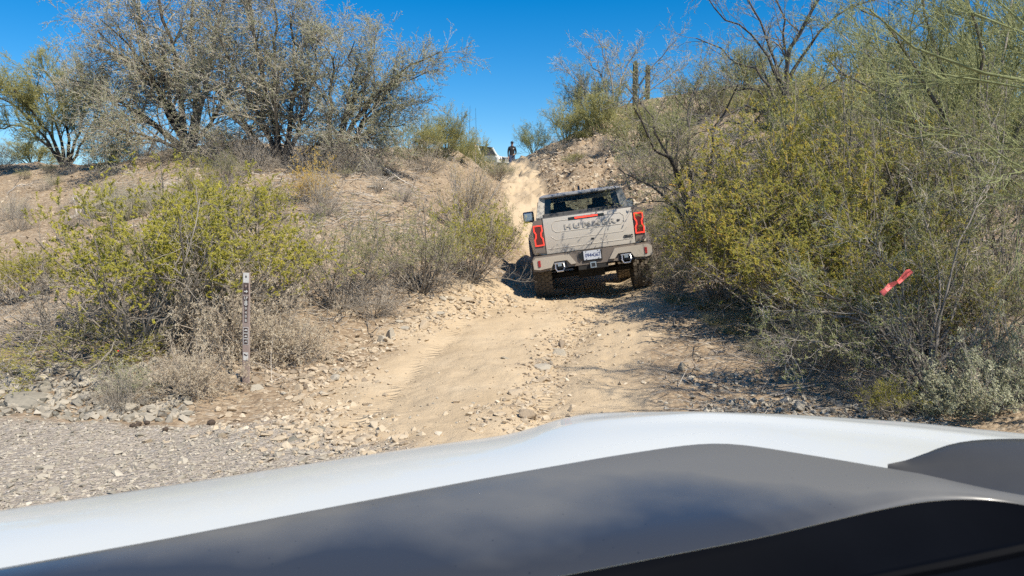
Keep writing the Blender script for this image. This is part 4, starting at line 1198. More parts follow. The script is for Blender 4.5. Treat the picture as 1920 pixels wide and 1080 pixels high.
make_tree('woody_mesquite_tree', 'grey bare-limbed mesquite sprawling low behind the pink ribbon', (1730, 640), 7.9, [
    ([(1735, 690), (1690, 640), (1610, 600), (1530, 585), (1440, 580)], .035, .006),
    ([(1735, 690), (1660, 610), (1560, 560), (1480, 540)], .03, .006),
    ([(1740, 690), (1700, 560), (1640, 470), (1590, 430)], .022, .004),
    ([(1745, 690), (1760, 560), (1740, 440), (1700, 330)], .022, .004),
    ([(1745, 690), (1800, 560), (1820, 420), (1810, 300)], .022, .004),
    ([(1748, 690), (1850, 600), (1900, 500), (1930, 420)], .022, .004),
    ([(1740, 690), (1640, 660), (1560, 650), (1500, 640)], .025, .005),
    ([(1745, 690), (1780, 480), (1850, 350), (1900, 250)], .022, .004),
    ], 109, 'grey', 'mesq', 'mesq', S(7, .25, 1, .6, .55, .5, .05, .18), S(6, .2, 1, .65, .28, .5, .0, .2), S(4, .15, 1, .7, .13, .5, .0, .2, 4, .6, .5, .3, 0, .0018),
    (10, .028, .012, .1, 1.1, .8, .1, (.5, .2), .15), .8)

# fallen branches
def fallen(label, pts, r, seed, wood='grey', lift=.05):
    rng = np.random.RandomState(seed)
    W3 = []
    for px, d, up in pts:
        g = ground_at(px, d); W3.append((g.x, g.y, g.z + up + lift))
    W3 = np.array(W3)
    k = 9; s = np.linspace(0, len(W3) - 1, k)
    q = np.stack([np.interp(s, np.arange(len(W3)), W3[:, c]) for c in range(3)], -1) + rng.normal(0, r * .6, (k, 3))
    A, Ar = q[None] - W3[0], (r * np.linspace(1, .4, k))[None]
    B, Br = sprout(rng, A, Ar, 7, .2, 1, .6, .7, .5, .1, .2, 5, .6, .4)
    C, Cr = sprout(rng, B, Br, 3, .2, 1, .7, .3, .5, .1, .2, 4, .6, .4)
    o = link('fallen_branch', wood_mesh('fallen_branch', rng, [(A, Ar, 6, (.4, 1)), (B, Br, 4, (.4, 1)), (C, Cr, 3, (.5, 1))]), W[wood])
    o.location = W3[0]
    return tag(o, label, 'branch')
fallen('long pale dead branch lying on the bare hillside right of the ironwoods', [(650, 22, .2), (700, 22, .25), (760, 21.5, .1), (780, 21, .05)], .035, 1)
fallen('fallen branch on the slope behind the large creosote bush', [(125, 19, 0), (170, 19.5, .05), (240, 20, .1)], .05, 2)
fallen('grey dead sticks in a small heap at the far left', [(18, 24, 0), (45, 24, .15), (80, 24.3, .1)], .03, 3)
fallen('dark dead branch across the shaded stones on the right', [(1460, 8.0, .02), (1520, 8.1, .05), (1600, 8.2, .05)], .012, 4, 'mesq', .01)

# dead twigs lying about under the trees and bushes
def litter():
    rng = np.random.RandomState(77)
    xy = np.vstack([region(rng, 2600, 180, 800, 15, 27), region(rng, 1500, -60, 560, 8.6, 14), region(rng, 1500, 1250, 1900, 6.6, 14), region(rng, 900, 560, 960, 11, 17), region(rng, 500, 1000, 1240, 30, 42)])
    xy = xy[masks(xy[:, 0], xy[:, 1])[2] < .25]
    n = len(xy); z = height(xy[:, 0], xy[:, 1])
    a = rng.uniform(0, 6.3, n); ln = rng.uniform(.12, .55, n)
    d = np.stack([np.cos(a), np.sin(a), rng.normal(0, .25, n)], -1) * ln[:, None]
    p0 = np.stack([xy[:, 0], xy[:, 1], z + .01], -1)
    A = np.stack([p0, p0 + d * .5 + rng.normal(0, .02, (n, 3)), p0 + d], 1)
    A[:, 1:, 2] = np.maximum(A[:, 1:, 2], height(A[:, 1:, 0], A[:, 1:, 1]) + .005)
    rr = rng.uniform(.002, .007, n) * np.clip(xy[:, 1] / 10, .6, 2)
    tag(link('litter', wood_mesh('litter', rng, [(A, rr[:, None] * np.array([[1, .8, .5]]), 3, (.1, 1.))]), W['grey']), 'dead twigs littering the ground under trees and bushes', None, None, 'stuff')
litter()

# saguaros
M['saguaro'] = plain('saguaro_skin', (.085, .09, .055), .8, 0, .3, 5)
def saguaro(px, d, ytop, r, label):
    g = ground_at(px, d); top = P(px, ytop, d).z
    bm = bmesh.new(); hgt = top - g.z
    rings = []
    for t, s in [(0, .85), (.2, .95), (.5, 1), (.8, 1), (.93, .92), (.975, .75), (.995, .4), (1.0, .08)]:
        rings.append([(r * s * (1 + .13 * math.cos(a * 13)) * math.cos(a), r * s * (1 + .13 * math.cos(a * 13)) * math.sin(a), hgt * t) for a in [2 * math.pi * i / 52 for i in range(52)]])
    loft(bm, rings)
    o = bm_obj('saguaro_cactus', bm, M['saguaro'], smooth=True); o.location = g - Vector((0, 0, .1))
    return tag(o, label, 'cactus')
saguaro(1187, 42.5, 110, .125, 'left, nearer saguaro cactus standing up from the ridge')
saguaro(1210, 45.5, 118, .125, 'right, shorter-looking saguaro cactus on the ridge')

# ------------------------------------------------------------------ pink ribbon, red scrap
def ribbon():
    c = P(1680, 529, 6.6)
    bm = bmesh.new()
    path = [(-.135, 0, -.115), (-.10, -.01, -.075), (-.05, .012, -.035), (.004, -.02, .006), (.06, .015, .038), (.115, 0, .095), (.14, -.01, .115)]
    ns = 4
    rows = []
    for i, p in enumerate(path):
        tw = .5 * math.sin(i * 1.1)
        dv = Vector((-.62, .25 * math.cos(i), .75)).normalized()
        w = [.030, .022, .028, .014, .024, .034, .018][i]
        mid = Vector(p)
        rows.append([mid + dv * (w * s) + Vector((0, tw * s * .012, 0)) for s in (-1, -.3, .3, 1)])
    vr = [[bm.verts.new(p) for p in r] for r in rows]
    for a, b in zip(vr, vr[1:]):
        for i in range(3): bm.faces.new((a[i], a[i + 1], b[i + 1], b[i]))
    # second tail
    rows = [[Vector(p) + Vector((.004, -.012, -.014)) + Vector((-.6, .1, .7)).normalized() * (s * .012) for s in (-1, 1)] for p in path[3:]]
    vr = [[bm.verts.new(p) for p in r] for r in rows]
    for a, b in zip(vr, vr[1:]): bm.faces.new((a[0], a[1], b[1], b[0]))
    o = bm_obj('ribbon', bm, M['ribbon'])
    sm = o.modifiers.new('thick', 'SOLIDIFY'); sm.thickness = .0015
    o.location = c; o.scale = (.86, .86, .86)
    tag(o, 'pink-red flagging ribbon tied in the bushes on the right', 'ribbon')
ribbon()
bm = bmesh.new(); bmesh.ops.create_icosphere(bm, subdivisions=2, radius=.012)
for v in bm.verts: v.co.z *= .7; v.co *= 1 + .2 * math.sin(v.co.x * 200)
o = bm_obj('flower', bm, M['red_scrap'], smooth=True); o.location = P(221, 658, 8.3)
tag(o, 'tiny red flower on the pale shrub at the edge of the wash', 'flower')

# ------------------------------------------------------------------ trail marker post
def marker_post():
    b = ground_at(454.5, 8.72)
    top = P(462, 511, 8.72)
    L = (top - b).length
    root = empty('trail_marker_post', b)
    root.rotation_mode = 'QUATERNION'
    q = (top - b).normalized()
    root.rotation_euler = (0, 0, 0)
    root.rotation_quaternion = Vector((0, 0, 1)).rotation_difference(q) @ Euler((0, 0, R(-8))).to_quaternion()
    tag(root, 'slim brown trail marker post with white stickers, leaning slightly beside the dry shrub', 'sign post')
    w = .088
    bm = bmesh.new()
    prism(bm, [(-w / 2, -.002), (-w / 2 + .008, -.006), (w / 2 - .008, -.006), (w / 2, -.002), (w / 2, .004), (-w / 2, .004)], 'z', -.15, L)
    bm_obj('post', bm, M['post'], root)
    k = L / 950.0
    def zz(y): return L - (y - 95) * k
    def sticker(y0, y1, ww, mat, name='sticker'):
        bm = bmesh.new()
        box(bm, (0, -.0075, (zz(y0) + zz(y1)) / 2), (ww, .002, abs(zz(y0) - zz(y1))))
        return bm_obj(name, bm, mat, root)
    def txt(s, y, size, par, mat=M['sticker_white'], bold=.0006):
        me = text_mesh(s, size, .0006, 1.0, bold)
        o = link('lettering', me, mat, par); o.location = (0, -.0095, zz(y)); o.rotation_euler = (R(90), 0, 0)
    def poly(pts, y, s, par, mat):
        bm = bmesh.new()
        prism(bm, [(p[0] * s, zz(y) + p[1] * s) for p in pts], 'y', -.0100, -.0086)
        bm_obj('symbol', bm, mat, par)
    s = sticker(97, 180, .066, M['sticker_white'])
    poly([(-.8, -.35), (0, 1.1), (.8, -.35), (.2, -.35), (.2, -.8), (-.2, -.8), (-.2, -.35)], 130, .017, s, M['sticker_brown'])
    s = sticker(186, 228, .056, M['sticker_brown'])
    poly([(-.9, .8), (-.3, .8), (0, .1), (.3, .8), (.9, .8), (.2, -.9), (-.2, -.9)], 207, .019, s, M['post'])
    s = sticker(232, 277, .060, M['sticker_brown'])
    poly([(-1, .3), (.1, .3), (.1, .95), (1.1, 0), (.1, -.95), (.1, -.3), (-1, -.3)], 254, .021, s, M['sticker_white'])
    s = sticker(294, 327, .060, M['sticker_brown']); txt('LP', 310, .044, s)
    s = sticker(330, 380, .052, M['sticker_brown']); txt('8', 355, .075, s, bold=.0015)
    s = sticker(384, 517, .034, M['sticker_brown'])
    for ch, y in zip('940B', (400, 433, 465, 500)): txt(ch, y, .043, s)
    car = [(-1, -.4), (-1, .1), (-.5, .15), (-.3, .55), (.5, .55), (.7, .15), (1, .1), (1, -.4)]
    quad = [(-.9, -.6), (-.7, .0), (-.2, .1), (.1, .7), (.4, .6), (.3, .1), (.8, 0), (.9, -.6)]
    bike = [(-1, -.5), (-.6, .1), (-.1, .2), (.2, .8), (.5, .7), (.4, .2), (.9, 0), (1, -.5), (.3, -.3), (-.3, -.3)]
    for y0, y1, pg in ((558, 606, car), (608, 654, quad), (656, 705, bike)):
        s = sticker(y0, y1, .058, M['sticker_white'], 'sticker_frame')
        bm = bmesh.new(); box(bm, (0, -.0085, (zz(y0) + zz(y1)) / 2), (.048, .0015, abs(zz(y0) - zz(y1)) - .010))
        bm_obj('panel', bm, M['sticker_brown'], s)
        poly(pg, (y0 + y1) / 2, .018, s, M['sticker_white'])
    s = sticker(772, 840, .058, M['sticker_white'])
    poly([(-1, 1), (-.5, 1), (.8, .2), (1, 1.1), (1.05, .2), (.6, -.2), (-.4, .1), (-1, .3)], 800, .020, s, M['sticker_brown'])
    return root
marker_post()

# ------------------------------------------------------------------ the truck
def wheel_parts(root, x, y, side, rad=.445, wid=.32, name='wheel', treads=30, rub=None):
    """rim mesh is the wheel, the tyre its sub-part; side = -1 left, 1 right"""
    bm = bmesh.new()
    for prof in ([(.0, .30), (.25, .28), (.27, .42), (.28, .5)],):
        rings = []
        for a in range(32):
            t = 2 * math.pi * a / 32
            rings.append([(side * wid * (p[1] - .0), p[0] * rad / .445 * math.cos(t), p[0] * rad / .445 * math.sin(t)) for p in prof])
        rows = [[bm.verts.new(p) for p in r] for r in rings]
        for i in range(32):
            a, b = rows[i], rows[(i + 1) % 32]
            for j in range(len(prof) - 1): bm.faces.new((a[j], a[j + 1], b[j + 1], b[j]))
    for k in range(6):
        t = k * math.pi / 3
        box(bm, (side * wid * .42, .15 * math.cos(t), .15 * math.sin(t)), (.03, .22, .06), Matrix.Rotation(t, 3, 'X'))
    w = bm_obj(name, bm, M['alloy'], root, smooth=True); w.location = (x, y, rad - .012)
    bm = bmesh.new()
    h = wid / 2
    prof = [(-h * .75, .60), (-h * .98, .68), (-h, .82), (-h * .93, .93), (-h * .80, .965), (h * .80, .965), (h * .93, .93), (h, .82), (h * .98, .68), (h * .75, .60)]
    seg = 48
    rows = []
    for i in range(seg):
        t = 2 * math.pi * i / seg
        rows.append([bm.verts.new((p[0], p[1] * rad * math.cos(t), p[1] * rad * math.sin(t))) for p in prof])
    for i in range(seg):
        a, b = rows[i], rows[(i + 1) % seg]
        for j in range(len(prof)): bm.faces.new((a[j], a[(j + 1) % len(prof)], b[(j + 1) % len(prof)], b[j]))
    for i in range(treads):
        for c, (xx, ww, sk) in enumerate([(-.80, .34, .35), (-.42, .32, -.55), (-.02, .30, .5), (.40, .32, -.5), (.80, .34, -.35)]):
            t = 2 * math.pi * (i + (.5 if c % 2 else 0) + .13 * c) / treads
            rm = Matrix.Rotation(t, 3, 'X')
            cen = rm @ Vector((0, 0, rad * .975))
            vs = box(bm, (cen.x + xx * h, cen.y, cen.z), (ww * h, rad * 2 * math.pi / treads * .72, rad * .055), rm @ Matrix.Rotation(sk * .6, 3, 'Z'))
            if c in (0, 4):
                lug = rm @ Vector((0, 0, rad * .90))
                box(bm, (math.copysign(h * .985, xx), lug.y, lug.z), (h * .08, rad * 2 * math.pi / treads * .55, rad * .13), rm)
    bm_obj('tyre', bm, rub or M['rubber'], w)
    return w

def make_truck():
    root = empty('pickup_truck', TR_M.to_translation(), TR_M.to_euler())
    LIFT = .145
    tag(root, 'dusty champagne pickup truck seen from behind, lit red tail lamps, climbing the rocky trail', 'pickup truck')
    # lower body, lofted from sections along the length
    secs = [(-.90, .97, .93, .74, 1.375), (-.78, 1.045, .985, .72, 1.385), (-.60, 1.085, 1.0, .76, 1.39), (-.50, 1.115, 1.005, .96, 1.39), (-.2, 1.125, 1.01, 1.06, 1.39),
            (.2, 1.125, 1.01, 1.06, 1.39), (.50, 1.11, 1.01, .96, 1.39), (.62, 1.06, 1.0, .60, 1.39), (1.2, 1.03, .99, .56, 1.38), (2.6, 1.03, .98, .56, 1.37), (2.84, 1.05, .98, .60, 1.36),
            (2.96, 1.11, .98, .96, 1.36), (3.25, 1.125, .98, 1.06, 1.35), (3.65, 1.125, .97, 1.06, 1.33), (3.92, 1.11, .96, .96, 1.31), (4.05, 1.07, .95, .66, 1.29), (4.35, 1.0, .90, .66, 1.25), (4.46, .92, .84, .74, 1.18)]
    bm = bmesh.new()
    rings = []
    for y, w, wt, zb, zt in secs:
        half = [(w - .09, zb), (w - .015, zb + .03), (w, max(zb + .10, .98)), (w - .012, 1.14), (wt + .03, zt - .10), (wt + .01, zt - .02), (wt - .03, zt)]
        ring = [(x, y, z) for x, z in half] + [(-x, y, z) for x, z in half[::-1]]
        rings.append(ring)
    loft(bm, rings)
    bm_obj('body', bm, M['champagne'], root, smooth=True)
    # dark wheel-arch trim
    for s in (-1, 1):
        for yc in (0, 3.44):
            bm = bmesh.new()
            pts = [(yc + .62 * math.cos(a), .50 + .60 * math.sin(a)) for a in [math.pi * (.06 + .88 * i / 14) for i in range(15)]]
            inner = [(yc + .54 * math.cos(a), .48 + .54 * math.sin(a)) for a in [math.pi * (.06 + .88 * i / 14) for i in range(15)]]
            for i in range(14):
                q = [pts[i], pts[i + 1], inner[i + 1], inner[i]]
                A = [bm.verts.new((s * 1.09, p[0], p[1])) for p in q]; B = [bm.verts.new((s * 1.14, p[0], p[1])) for p in q]
                bm.faces.new(A); bm.faces.new(B[::-1])
                for j in range(4): bm.faces.new((A[j], B[j], B[(j + 1) % 4], A[(j + 1) % 4]))
            bmesh.ops.remove_doubles(bm, verts=bm.verts[:], dist=.0005)
            bm_obj('arch_trim', bm, M['taupe'], root)
    # tailgate
    yt = -.945
    bm = bmesh.new()
    box(bm, (0, yt + .03, 1.075), (1.64, .10, .66))
    tg = bm_obj('tailgate', bm, M['champagne'], root, smooth=True, bevel=.018)
    yf = yt - .02
    bm = bmesh.new()   # raised outline of the pressed panel
    o1 = [(-.60, 1.335), (.60, 1.335), (.66, 1.28), (.66, 1.19), (.60, 1.13), (-.60, 1.13), (-.66, 1.19), (-.66, 1.28)]
    for i in range(8):
        a, b = Vector((o1[i][0], yf, o1[i][1])), Vector((o1[(i + 1) % 8][0], yf, o1[(i + 1) % 8][1]))
        tube(bm, [a, b], .007, 6)
    tube(bm, [(-.78, yf, .84), (.78, yf, .84)], .008, 6)
    tube(bm, [(-.70, yf, 1.06), (-.62, yf, .99), (.62, yf, .99), (.70, yf, 1.06)], .006, 6)
    bm_obj('pressed_ridge', bm, M['champagne'], tg)
    me = text_mesh('HUMMER', .125, .010, 1.3, .004)
    o = link('lettering', me, M['letter_tan'], tg); o.location = (.03, yf - .004, 1.205); o.rotation_euler = (R(90), 0, 0); o.scale = (1.55, 1, 1)
    me = text_mesh('EV', .05, .006, 1.1, .002)
    o = link('lettering', me, M['ink'], tg); o.location = (.56, yf - .004, 1.20); o.rotation_euler = (R(90), 0, 0)
    me = text_mesh('GMC', .075, .006, 1.05, .004)
    o = link('lettering', me, M['ink'], tg); o.location = (.70, yf - .004, .885); o.rotation_euler = (R(90), 0, 0)
    bm = bmesh.new(); box(bm, (.05, yf - .006, .93), (.05, .014, .03))
    bm_obj('camera', bm, M['gloss_black'], tg, bevel=.006)
    bm = bmesh.new(); box(bm, (-.02, yf, 1.345), (.66, .02, .05))
    hb = bm_obj('brake_light_housing', bm, M['gloss_black'], root, bevel=.008)
    bm = bmesh.new(); box(bm, (-.02, yf - .012, 1.347), (.42, .012, .028))
    bm_obj('brake_light', bm, M['brake_red'], hb, bevel=.004)
    # tail lamps
    for s in (-1, 1):
        bm = bmesh.new()
        prism(bm, [(s * .835, .78), (s * 1.015, .80), (s * 1.02, 1.30), (s * .985, 1.385), (s * .835, 1.40)], 'y', -.955, -.80)
        bz = bm_obj('lamp_surround', bm, M['taupe'], root, bevel=.012)
        bm = bmesh.new()
        prism(bm, [(s * .845, .915), (s * 1.008, .915), (s * 1.010, 1.29), (s * .845, 1.30)], 'y', -.968, -.90)
        tl = bm_obj('taillight', bm, M['lamp_dark'], root, bevel=.008)
        bm = bmesh.new()
        yo = -.974
        path = [(.852, .925), (1.000, .925), (1.000, 1.035), (.974, 1.085), (.974, 1.14), (1.000, 1.19), (1.000, 1.285), (.855, 1.285), (.855, 1.19), (.880, 1.14), (.880, 1.085), (.852, 1.035)]
        n = len(path)
        for i in range(n):
            a, b = Vector((s * path[i][0], yo, path[i][1])), Vector((s * path[(i + 1) % n][0], yo, path[(i + 1) % n][1]))
            dv = (b - a).normalized() * .006
            tube(bm, [a - dv, b + dv], .0105, 6)
        bm_obj('light_ring', bm, M['lamp_red'], tl)
    # bumper: grey bar with two bright pads either side of the plate recess
    bm = bmesh.new()
    prof = [(-1.10, .46), (-.985, .44), (-.40, .47), (.40, .47), (.985, .44), (1.10, .46), (1.105, .66), (1.06, .735), (-1.06, .735), (-1.105, .66)]
    prism(bm, prof, 'y', -1.02, -.70)
    bp = bm_obj('bumper', bm, M['taupe'], root, smooth=True, bevel=.03)
    for s in (-1, 1):
        bm = bmesh.new()
        prism(bm, [(s * 1.085, .50), (s * 1.09, .66), (s * 1.03, .705), (s * .42, .705), (s * .30, .52), (s * .40, .515), (s * .47, .60), (s * .70, .60), (s * .76, .50), (s * .98, .48)], 'y', -1.075, -1.0)
        bm_obj('bumper_pad', bm, M['pad'], bp, smooth=True, bevel=.014)
        bm = bmesh.new(); box(bm, (s * .975, -1.082, .595), (.045, .02, .115))
        bm_obj('reflector', bm, M['reflector'], bp, bevel=.005)
        # tow hook: recess and bright D ring
        bm = bmesh.new(); prism(bm, [(s * .47, .46), (s * .76, .46), (s * .74, .585), (s * .49, .585)], 'y', -1.03, -.98)
        rc = bm_obj('hook_recess', bm, M['black_plastic'], bp, bevel=.008)
        bm = bmesh.new()
        cx = s * .61
        tube(bm, [(cx - .07, -1.05, .565), (cx - .085, -1.09, .48), (cx - .055, -1.11, .415), (cx + .055, -1.11, .415), (cx + .085, -1.09, .48), (cx + .07, -1.05, .565)], .015, 8)
        tube(bm, [(cx - .095, -1.05, .56), (cx + .095, -1.05, .56)], .02, 8)
        box(bm, (cx, -1.06, .535), (.07, .06, .06))
        bm_obj('tow_hook', bm, M['chrome'], bp, smooth=True)
    bm = bmesh.new(); box(bm, (0, -1.03, .625), (.36, .03, .20))
    rc = bm_obj('plate_recess', bm, M['black_plastic'], bp, bevel=.01)
    bm = bmesh.new(); box(bm, (.0, -1.055, .635), (.315, .012, .165))
    lp = bm_obj('licence_plate', bm, M['plate'], root, bevel=.004)
    for tx, x, sz in (('094', -.073, .086), ('M', .008, .052), ('G67', .082, .086)):
        me = text_mesh(tx, sz, .001, .95, .0012)
        o = link('lettering', me, M['plate_blue'], lp); o.location = (x, -1.0625, .632); o.rotation_euler = (R(90), 0, 0); o.scale = (.95, 1.1, 1)
    bm = bmesh.new()
    for q in ((-.11, .705), (.11, .705), (-.11, .568), (.11, .568)): box(bm, (q[0], -1.063, q[1]), (.018, .006, .012))
    bm_obj('plate_bolts', bm, M['ink'], lp)
    bm = bmesh.new(); prism(bm, [(-.24, .69), (-.17, .69), (-.17, .60), (-.205, .56), (-.24, .60)], 'y', -1.055, -1.01)
    bm_obj('trailer_socket', bm, M['gloss_black'], bp, bevel=.006)
    bm = bmesh.new()
    prism(bm, [(-.055, .40), (.055, .40), (.055, .51), (-.055, .51)], 'y', -1.07, -.6)
    hr = bm_obj('hitch_receiver', bm, M['chrome'], bp, bevel=.012)
    bm = bmesh.new(); box(bm, (0, -1.074, .455), (.068, .01, .068)); bm_obj('opening_shade', bm, M['black_plastic'], hr)  # black plate on the solid receiver end, standing for the shaded hollow
    bm = bmesh.new(); box(bm, (0, -.95, .43), (.55, .12, .10)); bm_obj('hitch_bar', bm, M['underbody'], bp, bevel=.01)
    # tonneau cover with slats
    bm = bmesh.new()
    box(bm, (0, -.16, 1.395), (1.80, 1.52, .045))
    for k in range(12): box(bm, (0, -.86 + k * .126, 1.421), (1.70, .112, .012))
    box(bm, (-.90, -.16, 1.412), (.06, 1.52, .04)); box(bm, (.90, -.16, 1.412), (.06, 1.52, .04))
    box(bm, (0, -.905, 1.405), (1.66, .05, .035))
    bm_obj('bed_cover', bm, M['cover'], root, bevel=.004)
    # cab
    bm = bmesh.new()
    rings = []
    for y, w, z0, z1 in [(.62, .80, 1.855, 1.885), (.70, .83, 1.830, 1.920), (1.1, .85, 1.840, 1.845), (1.8, .85, 1.840, 1.950), (2.3, .80, 1.820, 1.920), (2.42, .76, 1.800, 1.870)]:
        rings.append([(-w, y, z0), (-w - .01, y, (z0 + z1) / 2), (-w + .07, y, z1 - .008), (-w * .5, y, z1), (w * .5, y, z1), (w - .07, y, z1 - .008), (w + .01, y, (z0 + z1) / 2), (w, y, z0)])
    loft(bm, rings)
    rf = bm_obj('roof', bm, M['roof_grey'], root, smooth=True)
    bm = bmesh.new()
    for x in (-.24, 0, .24): box(bm, (x, .625, 1.848), (.05, .04, .02))
    bm_obj('cargo_lamp', bm, M['black_plastic'], rf, bevel=.004)
    bm = bmesh.new(); prism(bm, [(.95, 1.94), (1.16, 1.94), (1.0, 2.03), (.96, 2.03)], 'x', -.022, .022)
    bm_obj('antenna_fin', bm, M['gloss_black'], rf, bevel=.006)
    for s in (-1, 1):
        bm = bmesh.new()   # rear pillar
        loft(bm, [[(s * .97, .60, 1.385), (s * .80, .66, 1.385), (s * .80, .95, 1.385), (s * .985, 1.0, 1.385)],
                  [(s * .845, .64, 1.86), (s * .72, .70, 1.86), (s * .72, .95, 1.86), (s * .85, .97, 1.86)]])
        bm_obj('rear_pillar', bm, M['champagne'], root, bevel=.012)
        bm = bmesh.new()   # black filler beside the glass
        loft(bm, [[(s * .795, .70, 1.39), (s * .66, .70, 1.39), (s * .66, .72, 1.39), (s * .795, .72, 1.39)],
                  [(s * .72, .73, 1.85), (s * .60, .73, 1.85), (s * .60, .75, 1.85), (s * .72, .75, 1.85)]])
        bm_obj('window_seal', bm, M['gloss_black'], root)
        bm = bmesh.new()   # side glass and front pillar
        loft(bm, [[(s * .975, 1.02, 1.385), (s * .96, 1.02, 1.385), (s * .96, 2.9, 1.37), (s * .975, 2.9, 1.37)],
                  [(s * .845, 1.0, 1.85), (s * .83, 1.0, 1.85), (s * .83, 2.3, 1.83), (s * .845, 2.3, 1.83)]])
        bm_obj('side_window', bm, M['glass'], root)
        bm = bmesh.new()
        loft(bm, [[(s * .98, 2.88, 1.36), (s * .90, 2.88, 1.36), (s * .90, 3.02, 1.36), (s * .98, 3.0, 1.36)],
                  [(s * .84, 2.26, 1.85), (s * .76, 2.26, 1.85), (s * .76, 2.40, 1.83), (s * .84, 2.36, 1.83)]])
        bm_obj('front_pillar', bm, M['champagne'], root, bevel=.01)
        bm = bmesh.new()
        box(bm, (s * .915, 1.95, 1.61), (.05, .10, .46), Matrix.Rotation(s * -.22, 3, 'Y'))
        bm_obj('door_pillar', bm, M['gloss_black'], root, bevel=.01)
        # mirror
        bm = bmesh.new()
        box(bm, (s * 1.14, 2.62, 1.56), (.25, .12, .25))
        mh = bm_obj('mirror', bm, M['gloss_black'], root, smooth=True, bevel=.04)
        bm = bmesh.new(); box(bm, (s * 1.145, 2.552, 1.56), (.20, .012, .195)); bm_obj('mirror_glass', bm, M['chrome'], mh, bevel=.02)
        bm = bmesh.new(); tube(bm, [(s * .96, 2.70, 1.40), (s * 1.02, 2.66, 1.42), (s * 1.06, 2.63, 1.46)], .035, 8); bm_obj('mirror_arm', bm, M['black_plastic'], mh, smooth=True)
    bm = bmesh.new()
    loft(bm, [[(-.68, .705, 1.51), (.68, .705, 1.51), (.68, .715, 1.51), (-.68, .715, 1.51)], [(-.64, .74, 1.855), (.64, .74, 1.855), (.64, .75, 1.855), (-.64, .75, 1.855)]])
    bm_obj('rear_window', bm, M['glass'], root)
    bm = bmesh.new(); box(bm, (0, .70, 1.46), (1.62, .10, .13)); bm_obj('window_ledge', bm, M['cover'], root, bevel=.01)
    bm = bmesh.new()
    loft(bm, [[(-.90, 2.98, 1.37), (.90, 2.98, 1.37), (.90, 2.99, 1.37), (-.90, 2.99, 1.37)], [(-.77, 2.36, 1.85), (.77, 2.36, 1.85), (.77, 2.37, 1.85), (-.77, 2.37, 1.85)]])
    bm_obj('windscreen', bm, M['glass'], root)
    for x in (-.42, .42):
        bm = bmesh.new()
        box(bm, (x, 1.75, 1.44), (.50, .16, .40)); box(bm, (x, 1.73, 1.69), (.27, .11, .16))
        bm_obj('seat', bm, M['seat'], root, smooth=True, bevel=.04)
        bm = bmesh.new(); box(bm, (x, .95, 1.42), (.55, .16, .30)); box(bm, (x * 1.05, .93, 1.62), (.25, .10, .13))
        bm_obj('rear_seat', bm, M['seat'], root, smooth=True, bevel=.035)
    bm = bmesh.new(); box(bm, (0, 2.30, 1.83), (.24, .04, .07)); bm_obj('inside_mirror', bm, M['gloss_black'], root, bevel=.02)
    bm = bmesh.new(); prism(bm, [(2.98, 1.37), (4.40, 1.26), (4.40, 1.20), (2.98, 1.30)], 'x', -.85, .85); bm_obj('bonnet', bm, M['champagne'], root, bevel=.02)
    # underside
    bm = bmesh.new()
    box(bm, (0, 1.7, .74), (1.9, 4.9, .34)); box(bm, (-.45, 1.7, .56), (.14, 4.6, .16)); box(bm, (.45, 1.7, .56), (.14, 4.6, .16))
    box(bm, (0, -.55, .60), (1.4, .5, .10))
    for s in (-1, 1): tube(bm, [(s * .55, .05, .42), (s * .62, .3, .95)], .05, 8); tube(bm, [(s * .3, .7, .46), (s * .75, .05, .40)], .04, 8)
    bm_obj('chassis', bm, M['underbody'], root)
    for y in (0, 3.44):
        bm = bmesh.new(); tube(bm, [(-.8, y, .44), (.8, y, .44)], .06, 10); box(bm, (0, y, .48), (.50, .42, .28))
        bm_obj('axle', bm, M['underbody'], root)
    for s in (-1, 1):
        bm = bmesh.new(); box(bm, (s * .88, 1.72, .50), (.20, 2.2, .09))
        bm_obj('rock_slider', bm, M['slider'], root, bevel=.02)
        for y in (0, 3.44): wheel_parts(root, s * .955, y, s, wid=.35)
    # the body rides raised on its suspension: only wheels and axles stay down
    for c in list(bpy.data.objects):
        if c.parent == root and not c.name.startswith(('wheel', 'axle')):
            c.location.z += LIFT
make_truck()

